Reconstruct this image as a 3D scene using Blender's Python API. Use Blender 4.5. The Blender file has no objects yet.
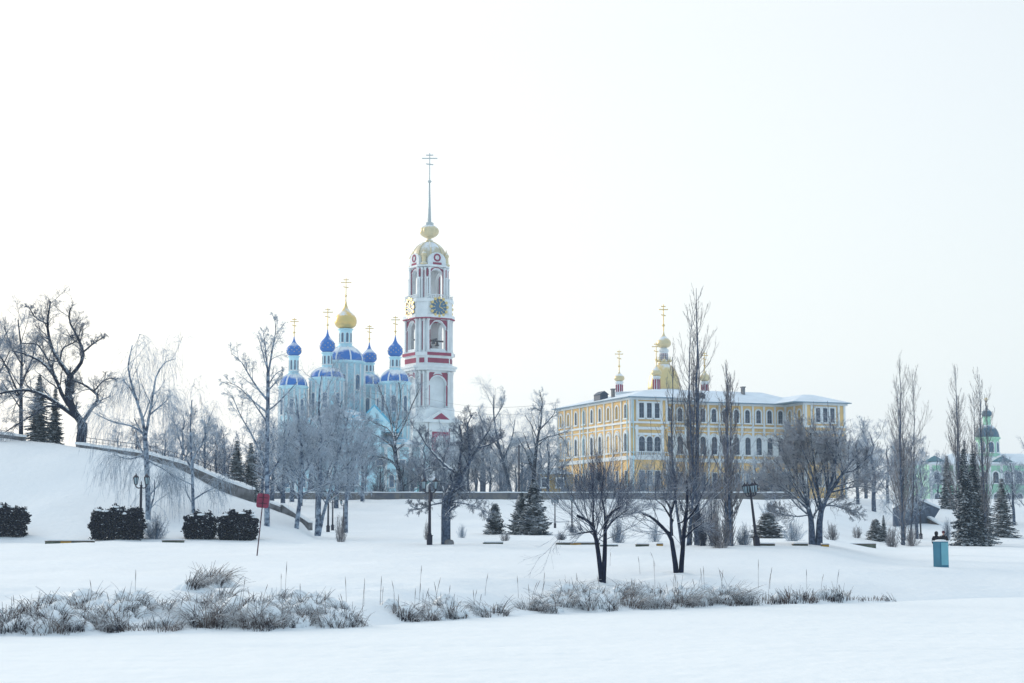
import bpy, math, random
import numpy as np
from math import sin, cos, pi, radians
random.seed(7)
C = bpy.context.scene.collection
SC = bpy.context.scene

# ------------------------------------------------------------------ camera
F = 1024 * 60.0 / 36.0                      # focal length in picture units
EYE = np.array([0.0, 0.0, 3.5])
PITCH = math.atan(188.5 / F)
cd = bpy.data.cameras.new('camera'); cam = bpy.data.objects.new('camera', cd); C.objects.link(cam)
cam.location = EYE; cam.rotation_euler = (pi / 2 + PITCH, 0, 0)
cd.lens = 60; cd.sensor_width = 36; cd.clip_start = 0.5; cd.clip_end = 6000
SC.camera = cam

# ------------------------------------------------------------------ sky, sun, exposure
SUN_EL, SUN_AZ = radians(15), radians(-50)   # azimuth from +Y towards +X: low on the left behind the scene
w = bpy.data.worlds.new('World'); SC.world = w; w.use_nodes = True
nt = w.node_tree; nt.nodes.clear()
out = nt.nodes.new('ShaderNodeOutputWorld')
sky = nt.nodes.new('ShaderNodeTexSky'); sky.sky_type = 'NISHITA'; sky.sun_disc = False
sky.sun_elevation = SUN_EL; sky.sun_rotation = SUN_AZ; sky.dust_density = 4; sky.air_density = 1.2
b1 = nt.nodes.new('ShaderNodeBackground'); b1.inputs[1].default_value = 0.05
nt.links.new(sky.outputs[0], b1.inputs[0])
tc = nt.nodes.new('ShaderNodeTexCoord'); sx = nt.nodes.new('ShaderNodeSeparateXYZ')
nt.links.new(tc.outputs['Generated'], sx.inputs[0])
cl = nt.nodes.new('ShaderNodeTexNoise'); cl.inputs['Scale'].default_value = 1.6; cl.inputs['Detail'].default_value = 4
mpn = nt.nodes.new('ShaderNodeMapping'); mpn.inputs['Scale'].default_value = (1, 1, 3)
nt.links.new(tc.outputs['Generated'], mpn.inputs[0]); nt.links.new(mpn.outputs[0], cl.inputs['Vector'])
ad = nt.nodes.new('ShaderNodeMath'); ad.operation = 'MULTIPLY_ADD'; ad.inputs[1].default_value = 0.10; 
nt.links.new(cl.outputs[0], ad.inputs[0]); nt.links.new(sx.outputs[2], ad.inputs[2])
cr = nt.nodes.new('ShaderNodeValToRGB')
el = cr.color_ramp.elements
el[0].position = 0.0; el[0].color = (0.96, 0.95, 0.935, 1)
el[1].position = 1.0; el[1].color = (1.0, 1.0, 1.0, 1)
e = el.new(0.10); e.color = (0.94, 0.945, 0.94, 1)
e = el.new(0.34); e.color = (0.89, 0.905, 0.91, 1)
e = el.new(0.55); e.color = (1.0, 0.98, 0.96, 1)
nt.links.new(ad.outputs[0], cr.inputs[0])
# the low sun stands behind the scene on the left: the sky opposite to it is darker and bluer
dt = nt.nodes.new('ShaderNodeVectorMath'); dt.operation = 'DOT_PRODUCT'; dt.inputs[1].default_value = (-0.42, 0.90, 0.25)
nt.links.new(tc.outputs['Generated'], dt.inputs[0])
cr2 = nt.nodes.new('ShaderNodeValToRGB'); mr2 = nt.nodes.new('ShaderNodeMapRange'); mr2.inputs[1].default_value = -1
nt.links.new(dt.outputs['Value'], mr2.inputs[0]); nt.links.new(mr2.outputs[0], cr2.inputs[0])
e2 = cr2.color_ramp.elements
e2[0].position = 0.0; e2[0].color = (.46, .62, .78, 1)
e2[1].position = 1.0; e2[1].color = (1, 1, 1, 1)
for ps, c in ((.35, (.50, .66, .80, 1)), (.60, (.78, .85, .90, 1)), (.86, (.83, .875, .90, 1)), (.96, (.965, .975, .975, 1))):
    q2 = e2.new(ps); q2.color = c
mxw = nt.nodes.new('ShaderNodeMix'); mxw.data_type = 'RGBA'; mxw.blend_type = 'MULTIPLY'; mxw.inputs[0].default_value = 1
nt.links.new(cr.outputs[0], mxw.inputs[6]); nt.links.new(cr2.outputs[0], mxw.inputs[7])
b2 = nt.nodes.new('ShaderNodeBackground'); b2.inputs[1].default_value = 0.95
nt.links.new(mxw.outputs[2], b2.inputs[0])
ash = nt.nodes.new('ShaderNodeAddShader')
nt.links.new(b1.outputs[0], ash.inputs[0]); nt.links.new(b2.outputs[0], ash.inputs[1])
nt.links.new(ash.outputs[0], out.inputs[0])

sd = bpy.data.lights.new('sun', 'SUN'); so = bpy.data.objects.new('sun', sd); C.objects.link(so)
sd.energy = 1.5; sd.angle = radians(20); sd.color = (1.0, 0.94, 0.86)
so.rotation_euler = (pi / 2 - SUN_EL, 0, -SUN_AZ + pi)
SC.view_settings.view_transform = 'Standard'; SC.view_settings.look = 'None'
SC.view_settings.exposure = 0.03; SC.view_settings.gamma = 1
SC.cycles.max_bounces = 5; SC.cycles.diffuse_bounces = 2; SC.cycles.volume_bounces = 1
SC.cycles.transparent_max_bounces = 6
SC.render.engine = 'CYCLES'

# ------------------------------------------------------------------ where a picture point lies in the place
_c, _s = cos(PITCH), sin(PITCH)
def at(px, py, Y):
    cx = (px - 512) / F; cy = (341.5 - py) / F
    d = np.array([cx, _c - cy * _s, _s + cy * _c])
    return EYE + d * (Y / d[1])
def mpp(py, Y):
    return at(513, py, Y)[0] - at(512, py, Y)[0]
def sstep(a, b, x):
    t = np.clip((x - a) / (b - a), 0, 1); return t * t * (3 - 2 * t)
def zat(py, Y): return at(512, py, Y)[2]

_rn = np.random.default_rng(5).random((128, 128))
def vnoise(x, y):
    x = np.asarray(x, float); y = np.asarray(y, float)
    xi = np.floor(x).astype(int); yi = np.floor(y).astype(int); fx = x - xi; fy = y - yi
    fx = fx * fx * (3 - 2 * fx); fy = fy * fy * (3 - 2 * fy)
    g_ = lambda a, b: _rn[a % 128, b % 128]
    return (g_(xi, yi) * (1 - fx) + g_(xi + 1, yi) * fx) * (1 - fy) + (g_(xi, yi + 1) * (1 - fx) + g_(xi + 1, yi + 1) * fx) * fy - .5
# ------------------------------------------------------------------ ground height
K = 1.5
CR_PX = [-500, -100, 0, 75, 147, 189, 219, 252, 280, 312]
CR_PY = [418, 430, 437, 446, 458, 472, 489, 502, 512, 525]
CR_YK = [125, 116, 112, 109, 106, 104.5, 103.5, 102, 101, 100]
CR_Z = [zat(y, yk * K) for y, yk in zip(CR_PY, CR_YK)]
def _profile(px, yk):
    B = np.interp(px, [-400, 0, 330, 550, 680, 890, 1024, 1400], [36, 37.6, 40.6, 48.6, 51.7, 56.5, 60, 66])
    u = yk - B
    near = np.where(u < 7, np.interp(u, [-6, -1.0, 0, 1.2, 3.5, 7], [-.6, -.35, 0.02, .42, .95, 1.25]),
                    1.25 + (2.4 - 1.25) * np.clip((yk - B - 7) / (75 - B - 7), 0, 1))
    far = np.interp(yk, [75, 80, 95, 110, 130, 150, 170, 185, 230, 400, 1000], [2.4, 2.55, 2.7, 3.1, 3.8, 5.6, 8, 8.6, 9, 10, 12])
    zc = np.where(yk < 75, near, far)
    nr = np.interp(u, [-6, -1, 0, 3, 8], [-.6, -.35, 0.02, .5, 1.2])
    fr = np.interp(yk, [66, 85, 118, 141, 150, 185, 230, 400, 1000], [1.3, 1.65, 1.85, 2.4, 3.2, 8.5, 9, 10, 12])
    zr = np.where(u < 8, nr, np.maximum(fr, 1.2))
    wr = sstep(800, 905, px)
    return zc * (1 - wr) + zr * wr
def ground(X, Y):
    X = np.asarray(X, float); Y = np.asarray(Y, float)
    Ys = np.maximum(Y, 25.0)
    px = 512 + F * X / Ys
    yk = Y / K
    z = sum(_profile(px, yk + o) for o in (-.6, -.2, .2, .6)) / 4
    ykc = np.interp(px, CR_PX, CR_YK)
    Zc = np.interp(px, CR_PX, CR_Z)
    inl = sstep(318, 300, px)
    base_c = _profile(px, ykc)
    t = np.clip((yk - 84) / (ykc - 84), 0, 1)
    face = z + (Zc - base_c) * (0.35 * t + 0.65 * t * t * (3 - 2 * t)) 
    plateau = np.maximum(z, Zc)
    zl = np.where(yk <= ykc, face, plateau)
    zl = np.maximum(zl, z)
    z = z * (1 - inl) + zl * inl
    # drifts
    dm = sstep(-2, 4, yk - np.interp(px, [0, 330, 550, 680, 890, 1024], [37.6, 40.6, 48.6, 51.7, 56.5, 60]))
    z = z + dm * (0.07 * np.sin(X * .33 + 1.3 * np.sin(Y * .11)) * np.sin(Y * .21 + X * .07) + .035 * np.sin(X * .9 + Y * .5) * np.sin(Y * .7 - X * .2))
    z = z + dm * (.10 * vnoise(X * .45 + 3, Y * .3) + .05 * vnoise(X * 1.1, Y * .8 + 9))
    u = yk - np.interp(px, [-400, 0, 330, 550, 680, 890, 1024], [36, 37.6, 40.6, 48.6, 51.7, 56.5, 60])
    lump = sstep(-.4, 1, u) * sstep(9, 4, u) * sstep(850, 700, px)
    z = z + lump * (0.2 * np.sin(X * 1.15 + 2 * np.sin(Y * .5)) * np.sin(Y * .8 + X * .3) + .1 * np.sin(X * 2.7 + Y) * np.sin(Y * 1.9) + .35 * vnoise(X * .9, Y * .45 + 4))
    return z
def gz(x, y): return float(ground(x, y))
def on(px, py):
    """first ground point seen through a picture point"""
    lo = None
    for Y in np.arange(45, 420, 0.25):
        p = at(px, py, Y)
        if p[2] <= gz(p[0], Y): return np.array([p[0], Y, gz(p[0], Y)])
    return at(px, py, 300)
def stand(px, Y):
    x = (px - 512) / F * Y * 1.0
    # follow the picture column at ground height
    for _ in range(3):
        z = gz(x, Y); 
        depth = Y * _c + (z - EYE[2]) * _s
        x = (px - 512) / F * depth
    return np.array([x, Y, gz(x, Y)])

# ------------------------------------------------------------------ materials
def rgb(c): return (c[0], c[1], c[2], 1)
MATS = {}
def mat(name, col, rough=.8, metal=0.0, var=0.0, vscale=2.0, bump=0.0, bscale=8.0, snow=None, snow_noise=4.0, col2=None, spec=.3, snowcol=(.83, .87, .91)):
    if name in MATS: return MATS[name]
    m = bpy.data.materials.new(name); m.use_nodes = True
    n = m.node_tree.nodes; l = m.node_tree.links
    p = n['Principled BSDF']; p.inputs['Roughness'].default_value = rough; p.inputs['Metallic'].default_value = metal
    p.inputs['Specular IOR Level'].default_value = spec
    p.inputs['Base Color'].default_value = rgb(col)
    src = None
    tcn = n.new('ShaderNodeTexCoord')
    if var or col2:
        no = n.new('ShaderNodeTexNoise'); no.inputs['Scale'].default_value = vscale; no.inputs['Detail'].default_value = 5
        l.new(tcn.outputs['Object'], no.inputs['Vector'])
        r = n.new('ShaderNodeValToRGB'); l.new(no.outputs[0], r.inputs[0])
        c2 = col2 or tuple(min(1, v * (1 + var)) for v in col)
        c1 = col if col2 else tuple(v * (1 - var) for v in col)
        r.color_ramp.elements[0].position = .38; r.color_ramp.elements[0].color = rgb(c1)
        r.color_ramp.elements[1].position = .62; r.color_ramp.elements[1].color = rgb(c2)
        src = r.outputs[0]
    if snow is not None:
        g = n.new('ShaderNodeNewGeometry'); s = n.new('ShaderNodeSeparateXYZ'); l.new(g.outputs['Normal'], s.inputs[0])
        no = n.new('ShaderNodeTexNoise'); no.inputs['Scale'].default_value = snow_noise; no.inputs['Detail'].default_value = 3
        l.new(tcn.outputs['Object'], no.inputs['Vector'])
        ma = n.new('ShaderNodeMath'); ma.operation = 'MULTIPLY_ADD'; ma.inputs[1].default_value = 1.3
        l.new(no.outputs[0], ma.inputs[0]); l.new(s.outputs[2], ma.inputs[2])
        mr = n.new('ShaderNodeMapRange'); mr.inputs[1].default_value = snow + .55; mr.inputs[2].default_value = snow + .85
        l.new(ma.outputs[0], mr.inputs[0])
        mx = n.new('ShaderNodeMix'); mx.data_type = 'RGBA'
        l.new(mr.outputs[0], mx.inputs[0])
        if src: l.new(src, mx.inputs[6])
        else: mx.inputs[6].default_value = rgb(col)
        mx.inputs[7].default_value = rgb(snowcol)
        src = mx.outputs[2]
        if metal:
            iv = n.new('ShaderNodeMath'); iv.operation = 'MULTIPLY_ADD'; iv.inputs[1].default_value = -metal; iv.inputs[2].default_value = metal
            l.new(mr.outputs[0], iv.inputs[0]); l.new(iv.outputs[0], p.inputs['Metallic'])
    if src: l.new(src, p.inputs['Base Color'])
    if bump:
        no = n.new('ShaderNodeTexNoise'); no.inputs['Scale'].default_value = bscale; no.inputs['Detail'].default_value = 6
        l.new(tcn.outputs['Object'], no.inputs['Vector'])
        b = n.new('ShaderNodeBump'); b.inputs['Strength'].default_value = bump; b.inputs['Distance'].default_value = .1
        l.new(no.outputs[0], b.inputs['Height']); l.new(b.outputs[0], p.inputs['Normal'])
    MATS[name] = m
    return m
M_SNOW = mat('snow_ground', (.84, .875, .905), .95, var=.015, vscale=.15, bump=.8, bscale=1.6, spec=.1)
M_ICE = mat('snow_on_ice', (.85, .885, .91), .95, col2=(.88, .91, .93), vscale=.06, bump=.7, bscale=1.3, spec=.1)
M_CAP = mat('snow_cap', (.85, .885, .915), .95, bump=.3, bscale=3, spec=.1)
M_BARK = mat('dark_bark', (.010, .014, .034), .95, snow=.62, snow_noise=3, var=.4, vscale=6, spec=.1)
M_BARKF = mat('frosted_bark', (.03, .042, .075), .95, snow=.4, snow_noise=3, col2=(.10, .135, .20), vscale=5, spec=.1)
M_BIRCH = mat('birch_bark', (.05, .07, .12), .9, col2=(.34, .42, .52), vscale=3.5, snow=.5, spec=.1)
M_TWIG = mat('frosted_twigs', (.05, .08, .14), .95, snow=.2, snow_noise=2, spec=.1, col2=(.20, .27, .38), vscale=1.5, snowcol=(.6, .67, .76))
M_TWIGD = mat('dark_twigs', (.025, .034, .066), .95, snow=.42, snow_noise=2, spec=.1, col2=(.08, .10, .16), vscale=1.5, snowcol=(.6, .67, .76))
M_TWIGR = mat('brownish_twigs', (.09, .095, .12), .95, snow=.32, spec=.1, col2=(.30, .30, .34), vscale=1.2, snowcol=(.6, .67, .76))
M_TWIGP = mat('poplar_twigs', (.09, .085, .10), .95, snow=.42, spec=.1, col2=(.28, .26, .27), vscale=1.5, snowcol=(.6, .67, .76))
M_TWIGW = mat('hoar_twigs', (.08, .13, .21), .95, snow=.2, spec=.1, col2=(.40, .50, .62), vscale=1.2, snowcol=(.7, .77, .84))
M_FIR = mat('fir_needles', (.004, .015, .035), .9, snow=.86, snow_noise=1.3, col2=(.01, .03, .05), vscale=3, spec=.1)
M_HEDGE = mat('hedge_leaves', (.004, .006, .02), .9, snow=.86, snow_noise=3, col2=(.03, .03, .045), vscale=5, spec=.1)
M_REED = mat('dry_reed', (.022, .022, .038), .95, col2=(.17, .125, .11), vscale=1.4, snow=.42, snow_noise=3, spec=.1)
M_IRON = mat('black_iron', (.012, .012, .03), .5, spec=.4)
M_GLASSL = mat('lamp_glass', (.30, .42, .48), .2, spec=.5)
M_STONE = mat('grey_stone', (.16, .16, .17), .9, var=.35, vscale=1.5, bump=.5, bscale=3)
M_WHITE = mat('white_plaster', (.78, .82, .84), .8, var=.07, vscale=.4, snow=.9)
M_BLUEW = mat('pale_blue_plaster', (.54, .83, .93), .8, var=.08, vscale=.3, snow=.95)
M_CYAN = mat('cyan_sheet_roof', (.10, .50, .72), .5, snow=.82, snow_noise=.6)
M_BLUED = mat('blue_dome', (.0, .15, .55), .5, snow=.66, snow_noise=.45, spec=.5)
M_GOLD = mat('gold_leaf', (.78, .56, .2), .3, metal=.75, snow=.62, snow_noise=.7)
M_PGOLD = mat('pale_gold', (.72, .6, .36), .38, metal=.5, snow=.6, snow_noise=.7)
M_SILV = mat('pale_silver', (.5, .55, .55), .4, metal=.4, snow=.8)
M_RED = mat('crimson_plaster', (.30, .02, .07), .8, var=.12, vscale=.6)
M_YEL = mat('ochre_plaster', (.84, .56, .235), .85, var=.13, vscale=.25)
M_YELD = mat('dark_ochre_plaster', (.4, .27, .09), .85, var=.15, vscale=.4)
M_TRIM = mat('white_trim', (.80, .83, .84), .8, var=.06, vscale=.5)
M_PANE = mat('window_pane', (.018, .035, .07), .25, spec=.6, var=.4, vscale=.5)
M_PANEB = mat('blue_window_pane', (.04, .13, .24), .3, spec=.5)
M_GREEN = mat('mint_plaster', (.38, .68, .50), .85, var=.1, vscale=.3)
M_GDOME = mat('grey_blue_dome', (.05, .13, .2), .45, snow=.7, snow_noise=.6)
M_ROOFD = mat('dark_sheet_roof', (.03, .05, .09), .5, snow=1.0)
M_SNROOF = mat('snowy_roof', (.76, .83, .90), .9, var=.05, vscale=.4, bump=.3, bscale=1)
M_ORANGE = mat('orange_roof', (.6, .16, .07), .7, var=.2, vscale=1)
M_SIGN = mat('red_sign_paint', (.24, .03, .07), .5, var=.1, vscale=3)
M_POSTR = mat('sign_post_paint', (.06, .01, .03), .6)
M_BROWN = mat('brown_coping', (.13, .045, .03), .8, var=.3, vscale=2)
M_KYEL = mat('yellow_kerb_paint', (.45, .26, .04), .8, var=.2, vscale=2)
M_KGRN = mat('green_grey_kerb', (.10, .12, .09), .9, var=.3, vscale=2)
M_TEAL = mat('teal_panel', (.035, .17, .26), .5, var=.06, vscale=2)
M_LTEAL = mat('pale_teal_face', (.16, .42, .50), .5, var=.06, vscale=2)
M_COAT = mat('black_coat', (.008, .008, .016), .9)
M_SKIN = mat('skin', (.45, .27, .2), .6)
M_HAT = mat('maroon_hat', (.09, .02, .035), .9)
M_TGREEN = mat('teal_pavilion', (.06, .26, .27), .7, var=.2, vscale=.5)

# ------------------------------------------------------------------ mesh helpers
def np_mesh(name, verts, faces4=None, faces3=None, smooth=False):
    me = bpy.data.meshes.new(name)
    verts = np.asarray(verts, np.float32).reshape(-1, 3)
    me.vertices.add(len(verts)); me.vertices.foreach_set('co', verts.ravel())
    idx = []; tot = []
    if faces4 is not None and len(faces4): idx.append(np.asarray(faces4, np.int32).ravel()); tot.append(np.full(len(faces4), 4, np.int32))
    if faces3 is not None and len(faces3): idx.append(np.asarray(faces3, np.int32).ravel()); tot.append(np.full(len(faces3), 3, np.int32))
    idx = np.concatenate(idx); tot = np.concatenate(tot)
    st = np.concatenate([[0], np.cumsum(tot)[:-1]]).astype(np.int32)
    me.loops.add(len(idx)); me.loops.foreach_set('vertex_index', idx)
    me.polygons.add(len(tot)); me.polygons.foreach_set('loop_start', st)
    me.polygons.foreach_set('loop_total', tot)
    if smooth: me.polygons.foreach_set('use_smooth', np.ones(len(tot), bool))
    me.update(calc_edges=True)
    return me
def link(name, me, m, parent=None, loc=None, rotz=0.0):
    o = bpy.data.objects.new(name, me); C.objects.link(o)
    if m is not None and not me.materials: me.materials.append(m)
    if parent is not None: o.parent = parent
    if loc is not None: o.location = loc
    o.rotation_euler.z = rotz
    return o
def thing(name, label, cat, loc=(0, 0, 0), rotz=0.0, group=None):
    o = bpy.data.objects.new(name, None); C.objects.link(o)
    o.location = loc; o.rotation_euler = (0, 0, rotz); o.empty_display_size = .3
    tag(o, label, cat, group); return o
def tag(o, label=None, cat=None, group=None, kind=None):
    if label: o['label'] = label
    if cat: o['category'] = cat
    if group: o['group'] = group
    if kind: o['kind'] = kind
    return o
def copy_tree(o, parent=None):
    c = o.copy(); C.objects.link(c); c.parent = parent
    for ch in [x for x in o.children]: copy_tree(ch, c)
    return c

class MB:
    def __init__(s): s.v = []; s.f = []; s.sm = []
    def add(s, vs, fs, smooth=False):
        b = len(s.v); s.v += [tuple(map(float, v)) for v in vs]; s.f += [tuple(i + b for i in f) for f in fs]; s.sm += [smooth] * len(fs); return s
    def box(s, x0, x1, y0, y1, z0, z1):
        vs = [(x, y, z) for z in (z0, z1) for x, y in ((x0, y0), (x1, y0), (x1, y1), (x0, y1))]
        return s.add(vs, [(3, 2, 1, 0), (4, 5, 6, 7), (0, 1, 5, 4), (1, 2, 6, 5), (2, 3, 7, 6), (3, 0, 4, 7)])
    def prism(s, poly, z0, z1, top=None):
        """poly counter-clockwise (x,y); top: scaled polygon for the upper ring"""
        n = len(poly); t = top or poly
        vs = [(x, y, z0) for x, y in poly] + [(x, y, z1) for x, y in t]
        return s.add(vs, [tuple(range(n - 1, -1, -1)), tuple(range(n, 2 * n))] + [(i, (i + 1) % n, n + (i + 1) % n, n + i) for i in range(n)])
    def face_prism(s, poly, y0, y1):
        """poly (x,z) extruded along y from y0 (outer, smaller) to y1"""
        n = len(poly)
        vs = [(x, y0, z) for x, z in poly] + [(x, y1, z) for x, z in poly]
        return s.add(vs, [tuple(range(n)), tuple(range(2 * n - 1, n - 1, -1))] + [((i + 1) % n, i, n + i, n + (i + 1) % n) for i in range(n)])
    def lathe(s, prof, n=24, cx=0, cy=0, rot=0.0, smooth=True, flute=0.0, nf=0):
        vs = []; fs = []
        for r, z in prof:
            for i in range(n):
                a = rot + 2 * pi * i / n
                rr = r * (1 + flute * cos(nf * a)) if flute else r
                vs.append((cx + rr * cos(a), cy + rr * sin(a), z))
        for j in range(len(prof) - 1):
            for i in range(n):
                k = (i + 1) % n
                fs.append((j * n + i, j * n + k, (j + 1) * n + k, (j + 1) * n + i))
        fs.append(tuple(range(n - 1, -1, -1))); fs.append(tuple((len(prof) - 1) * n + i for i in range(n)))
        return s.add(vs, fs, smooth)
    def tube(s, pts, rad, n=8):
        P = np.array(pts, float)[None]; R = np.broadcast_to(np.array(rad, float), (1, len(pts)))
        v, q = tube_arrays(P, R, n)
        s.add(v, [tuple(x) for x in q], True)
        L = len(pts); 
        s.add(v[:n], [tuple(range(n - 1, -1, -1))]); s.add(v[(L - 1) * n:], [tuple(range(n))]); return s
    def build(s, name, m, parent=None, loc=None, rotz=0.0):
        me = bpy.data.meshes.new(name); me.from_pydata(s.v, [], s.f); me.polygons.foreach_set('use_smooth', s.sm); me.update()
        return link(name, me, m, parent, loc, rotz)
    def mesh(s, name, m):
        me = bpy.data.meshes.new(name); me.from_pydata(s.v, [], s.f); me.polygons.foreach_set('use_smooth', s.sm); me.update(); me.materials.append(m)
        return me

def tube_arrays(P, R, S=3):
    """P (N,K,3), R (N,K) -> vertices, quads"""
    N, Kk, _ = P.shape
    T = np.empty_like(P); T[:, 1:-1] = P[:, 2:] - P[:, :-2]; T[:, 0] = P[:, 1] - P[:, 0]; T[:, -1] = P[:, -1] - P[:, -2]
    T /= np.linalg.norm(T, axis=2, keepdims=True) + 1e-9
    mean = P[:, -1] - P[:, 0]; mean /= np.linalg.norm(mean, axis=1, keepdims=True) + 1e-9
    ref = np.where(np.abs(mean[:, 2:3]) > .75, np.array([[1.0, 0.13, 0]]), np.array([[0.0, 0, 1.0]]))
    ref = ref[:, None, :]
    U = np.cross(T, np.broadcast_to(ref, T.shape)); U /= np.linalg.norm(U, axis=2, keepdims=True) + 1e-9
    V = np.cross(U, T)
    # keep ring facing outward: order U -> V about T
    a = np.arange(S) * 2 * pi / S + .5
    ring = P[:, :, None, :] + R[:, :, None, None] * (np.cos(a)[None, None, :, None] * U[:, :, None, :] - np.sin(a)[None, None, :, None] * V[:, :, None, :])
    n, k, s_ = np.meshgrid(np.arange(N), np.arange(Kk - 1), np.arange(S), indexing='ij')
    b = n * Kk * S + k * S
    s2 = (s_ + 1) % S
    q = np.stack([b + s_, b + s2, b + S + s2, b + S + s_], -1).reshape(-1, 4)
    return ring.reshape(-1, 3), q

class Multi:
    """every shape added becomes an object of its own when built"""
    def __init__(s): s.l = []
    def _n(s): m = MB(); s.l.append(m); return m
    def box(s, *a): s._n().box(*a)
    def prism(s, *a, **k): s._n().prism(*a, **k)
    def lathe(s, *a, **k): s._n().lathe(*a, **k)
    def tube(s, *a, **k): s._n().tube(*a, **k)
    def add(s, *a, **k): s._n().add(*a, **k)
    def build(s, name, m, parent=None):
        for x in s.l: x.build(name, m, parent)

class Wood:
    def __init__(s): s.v = []; s.q = []; s.n = 0
    def add(s, P, R, S=3):
        if len(P) == 0: return
        v, q = tube_arrays(P, R, S); s.v.append(v); s.q.append(q + s.n); s.n += len(v)
    def mesh(s, name, base):
        return np_mesh(name, np.concatenate(s.v) - np.asarray(base)[None], np.concatenate(s.q), smooth=False)

def resample(pts, K_):
    pts = np.asarray(pts, float)
    # Catmull-Rom like smoothing through chord-length interpolation
    d = np.concatenate([[0], np.cumsum(np.linalg.norm(np.diff(pts, axis=0), axis=1))])
    t = np.linspace(0, d[-1], K_ * 3)
    q = np.stack([np.interp(t, d, pts[:, i]) for i in range(pts.shape[1])], 1)
    k = np.array([1, 2, 3, 2, 1.]) / 9
    qq = q.copy()
    for i in range(q.shape[1]):
        pad = np.concatenate([np.repeat(q[0, i], 2), q[:, i], np.repeat(q[-1, i], 2)])
        qq[:, i] = np.convolve(pad, k, 'valid')
    qq[0] = q[0]; qq[-1] = q[-1]
    tt = np.linspace(0, len(qq) - 1, K_)
    return np.stack([np.interp(tt, np.arange(len(qq)), qq[:, i]) for i in range(q.shape[1])], 1)

def branch(P, R, rng, n, ang, length, K_=5, t0=.25, t1=1.0, trop=0.0, wig=.15, rr=.5, rtip=.4, rmin=.006, taper=.5, absl=False, env=None, upbias=0.0):
    """n children on every parent. ang (lo,hi) degrees off the parent; length = share of the parent's (or metres if absl)"""
    N, Kp, _ = P.shape
    if N == 0: return P[:0, :1].repeat(K_, 1), R[:0, :1].repeat(K_, 1)
    pl = np.linalg.norm(np.diff(P, axis=1), axis=2).sum(1)
    t = (t0 + (t1 - t0) * (np.arange(n)[None] + rng.random((N, n))) / n)
    f = t * (Kp - 1); i = np.minimum(f.astype(int), Kp - 2); fr = f - i
    ii = np.arange(N)[:, None]
    A = P[ii, i]; Bq = P[ii, i + 1]
    pos = A + (Bq - A) * fr[..., None]
    T = Bq - A; T /= np.linalg.norm(T, axis=2, keepdims=True) + 1e-9
    r = R[ii, i] * (1 - fr) + R[ii, i + 1] * fr
    rv = rng.normal(size=T.shape); rv[..., 2] += upbias
    rv -= (rv * T).sum(-1, keepdims=True) * T; rv /= np.linalg.norm(rv, axis=2, keepdims=True) + 1e-9
    a = np.radians(rng.uniform(ang[0], ang[1], t.shape))[..., None]
    D = np.cos(a) * T + np.sin(a) * rv
    L = (length if absl else length * pl[:, None]) * (1 - taper * (t - t0) / max(1e-6, t1 - t0)) * rng.uniform(.65, 1.25, t.shape)
    pos = pos.reshape(-1, 3); D = D.reshape(-1, 3); L = L.reshape(-1); r = r.reshape(-1)
    out_ = np.empty((len(pos), K_, 3)); out_[:, 0] = pos
    st = (L / (K_ - 1))[:, None]
    for k in range(1, K_):
        D = D + rng.normal(size=D.shape) * wig; D[:, 2] += trop
        D /= np.linalg.norm(D, axis=1, keepdims=True)
        out_[:, k] = out_[:, k - 1] + D * st
    r0 = np.maximum(r * rr, rmin)
    RR = r0[:, None] * np.linspace(1, rtip, K_)[None]; RR = np.maximum(RR, rmin * .7)
    if env is not None:
        c, rad = env
        q = ((out_[:, -1] - c) / rad); ok = (q ** 2).sum(1) < rng.uniform(.8, 1.15, len(q)) ** 2
        out_ = out_[ok]; RR = RR[ok]
    return out_, RR
def cat2(a, b): 
    return np.concatenate([a[0], b[0]]), np.concatenate([a[1], b[1]])

# ------------------------------------------------------------------ STRUCTURE: ground and river
def axis(segs):
    o = []
    for a, b, st in segs: o += list(np.arange(a, b, st))
    return np.array(o + [segs[-1][1]])
xs = axis([(-900, -300, 60), (-300, -110, 10), (-110, 110, .9), (110, 300, 10), (300, 900, 60)])
ys = axis([(-120, 40, 20), (40, 130, .6), (130, 290, 1.2), (290, 480, 10), (480, 1500, 80)])
XX, YY = np.meshgrid(xs, ys)
ZZ = ground(XX, YY)
ny, nx = XX.shape
I = np.arange(nx * ny).reshape(ny, nx)
q = np.stack([I[:-1, :-1], I[:-1, 1:], I[1:, 1:], I[1:, :-1]], -1).reshape(-1, 4)
g = link('snowy_ground', np_mesh('snowy_ground', np.stack([XX, YY, ZZ], -1), q, smooth=True), M_SNOW); g['kind'] = 'structure'
mb = MB(); 
rx = axis([(-900, -45, 95), (-45, 45, .35), (45, 900, 95)]); ry = axis([(-120, 18, 20), (18, 72, .33), (72, 100, 4)])
RX, RY = np.meshgrid(rx, ry)
RZ = 0.03 * np.sin(RX * .21 + np.sin(RY * .3)) * np.sin(RY * .4 + RX * .05) + .05 * vnoise(RX * .25, RY * .5) + .035 * vnoise(RX * .6 + RY * .3, RY * 1.5 + 7) + .02 * vnoise(RX * 2.1, RY * 2.3)
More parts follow.
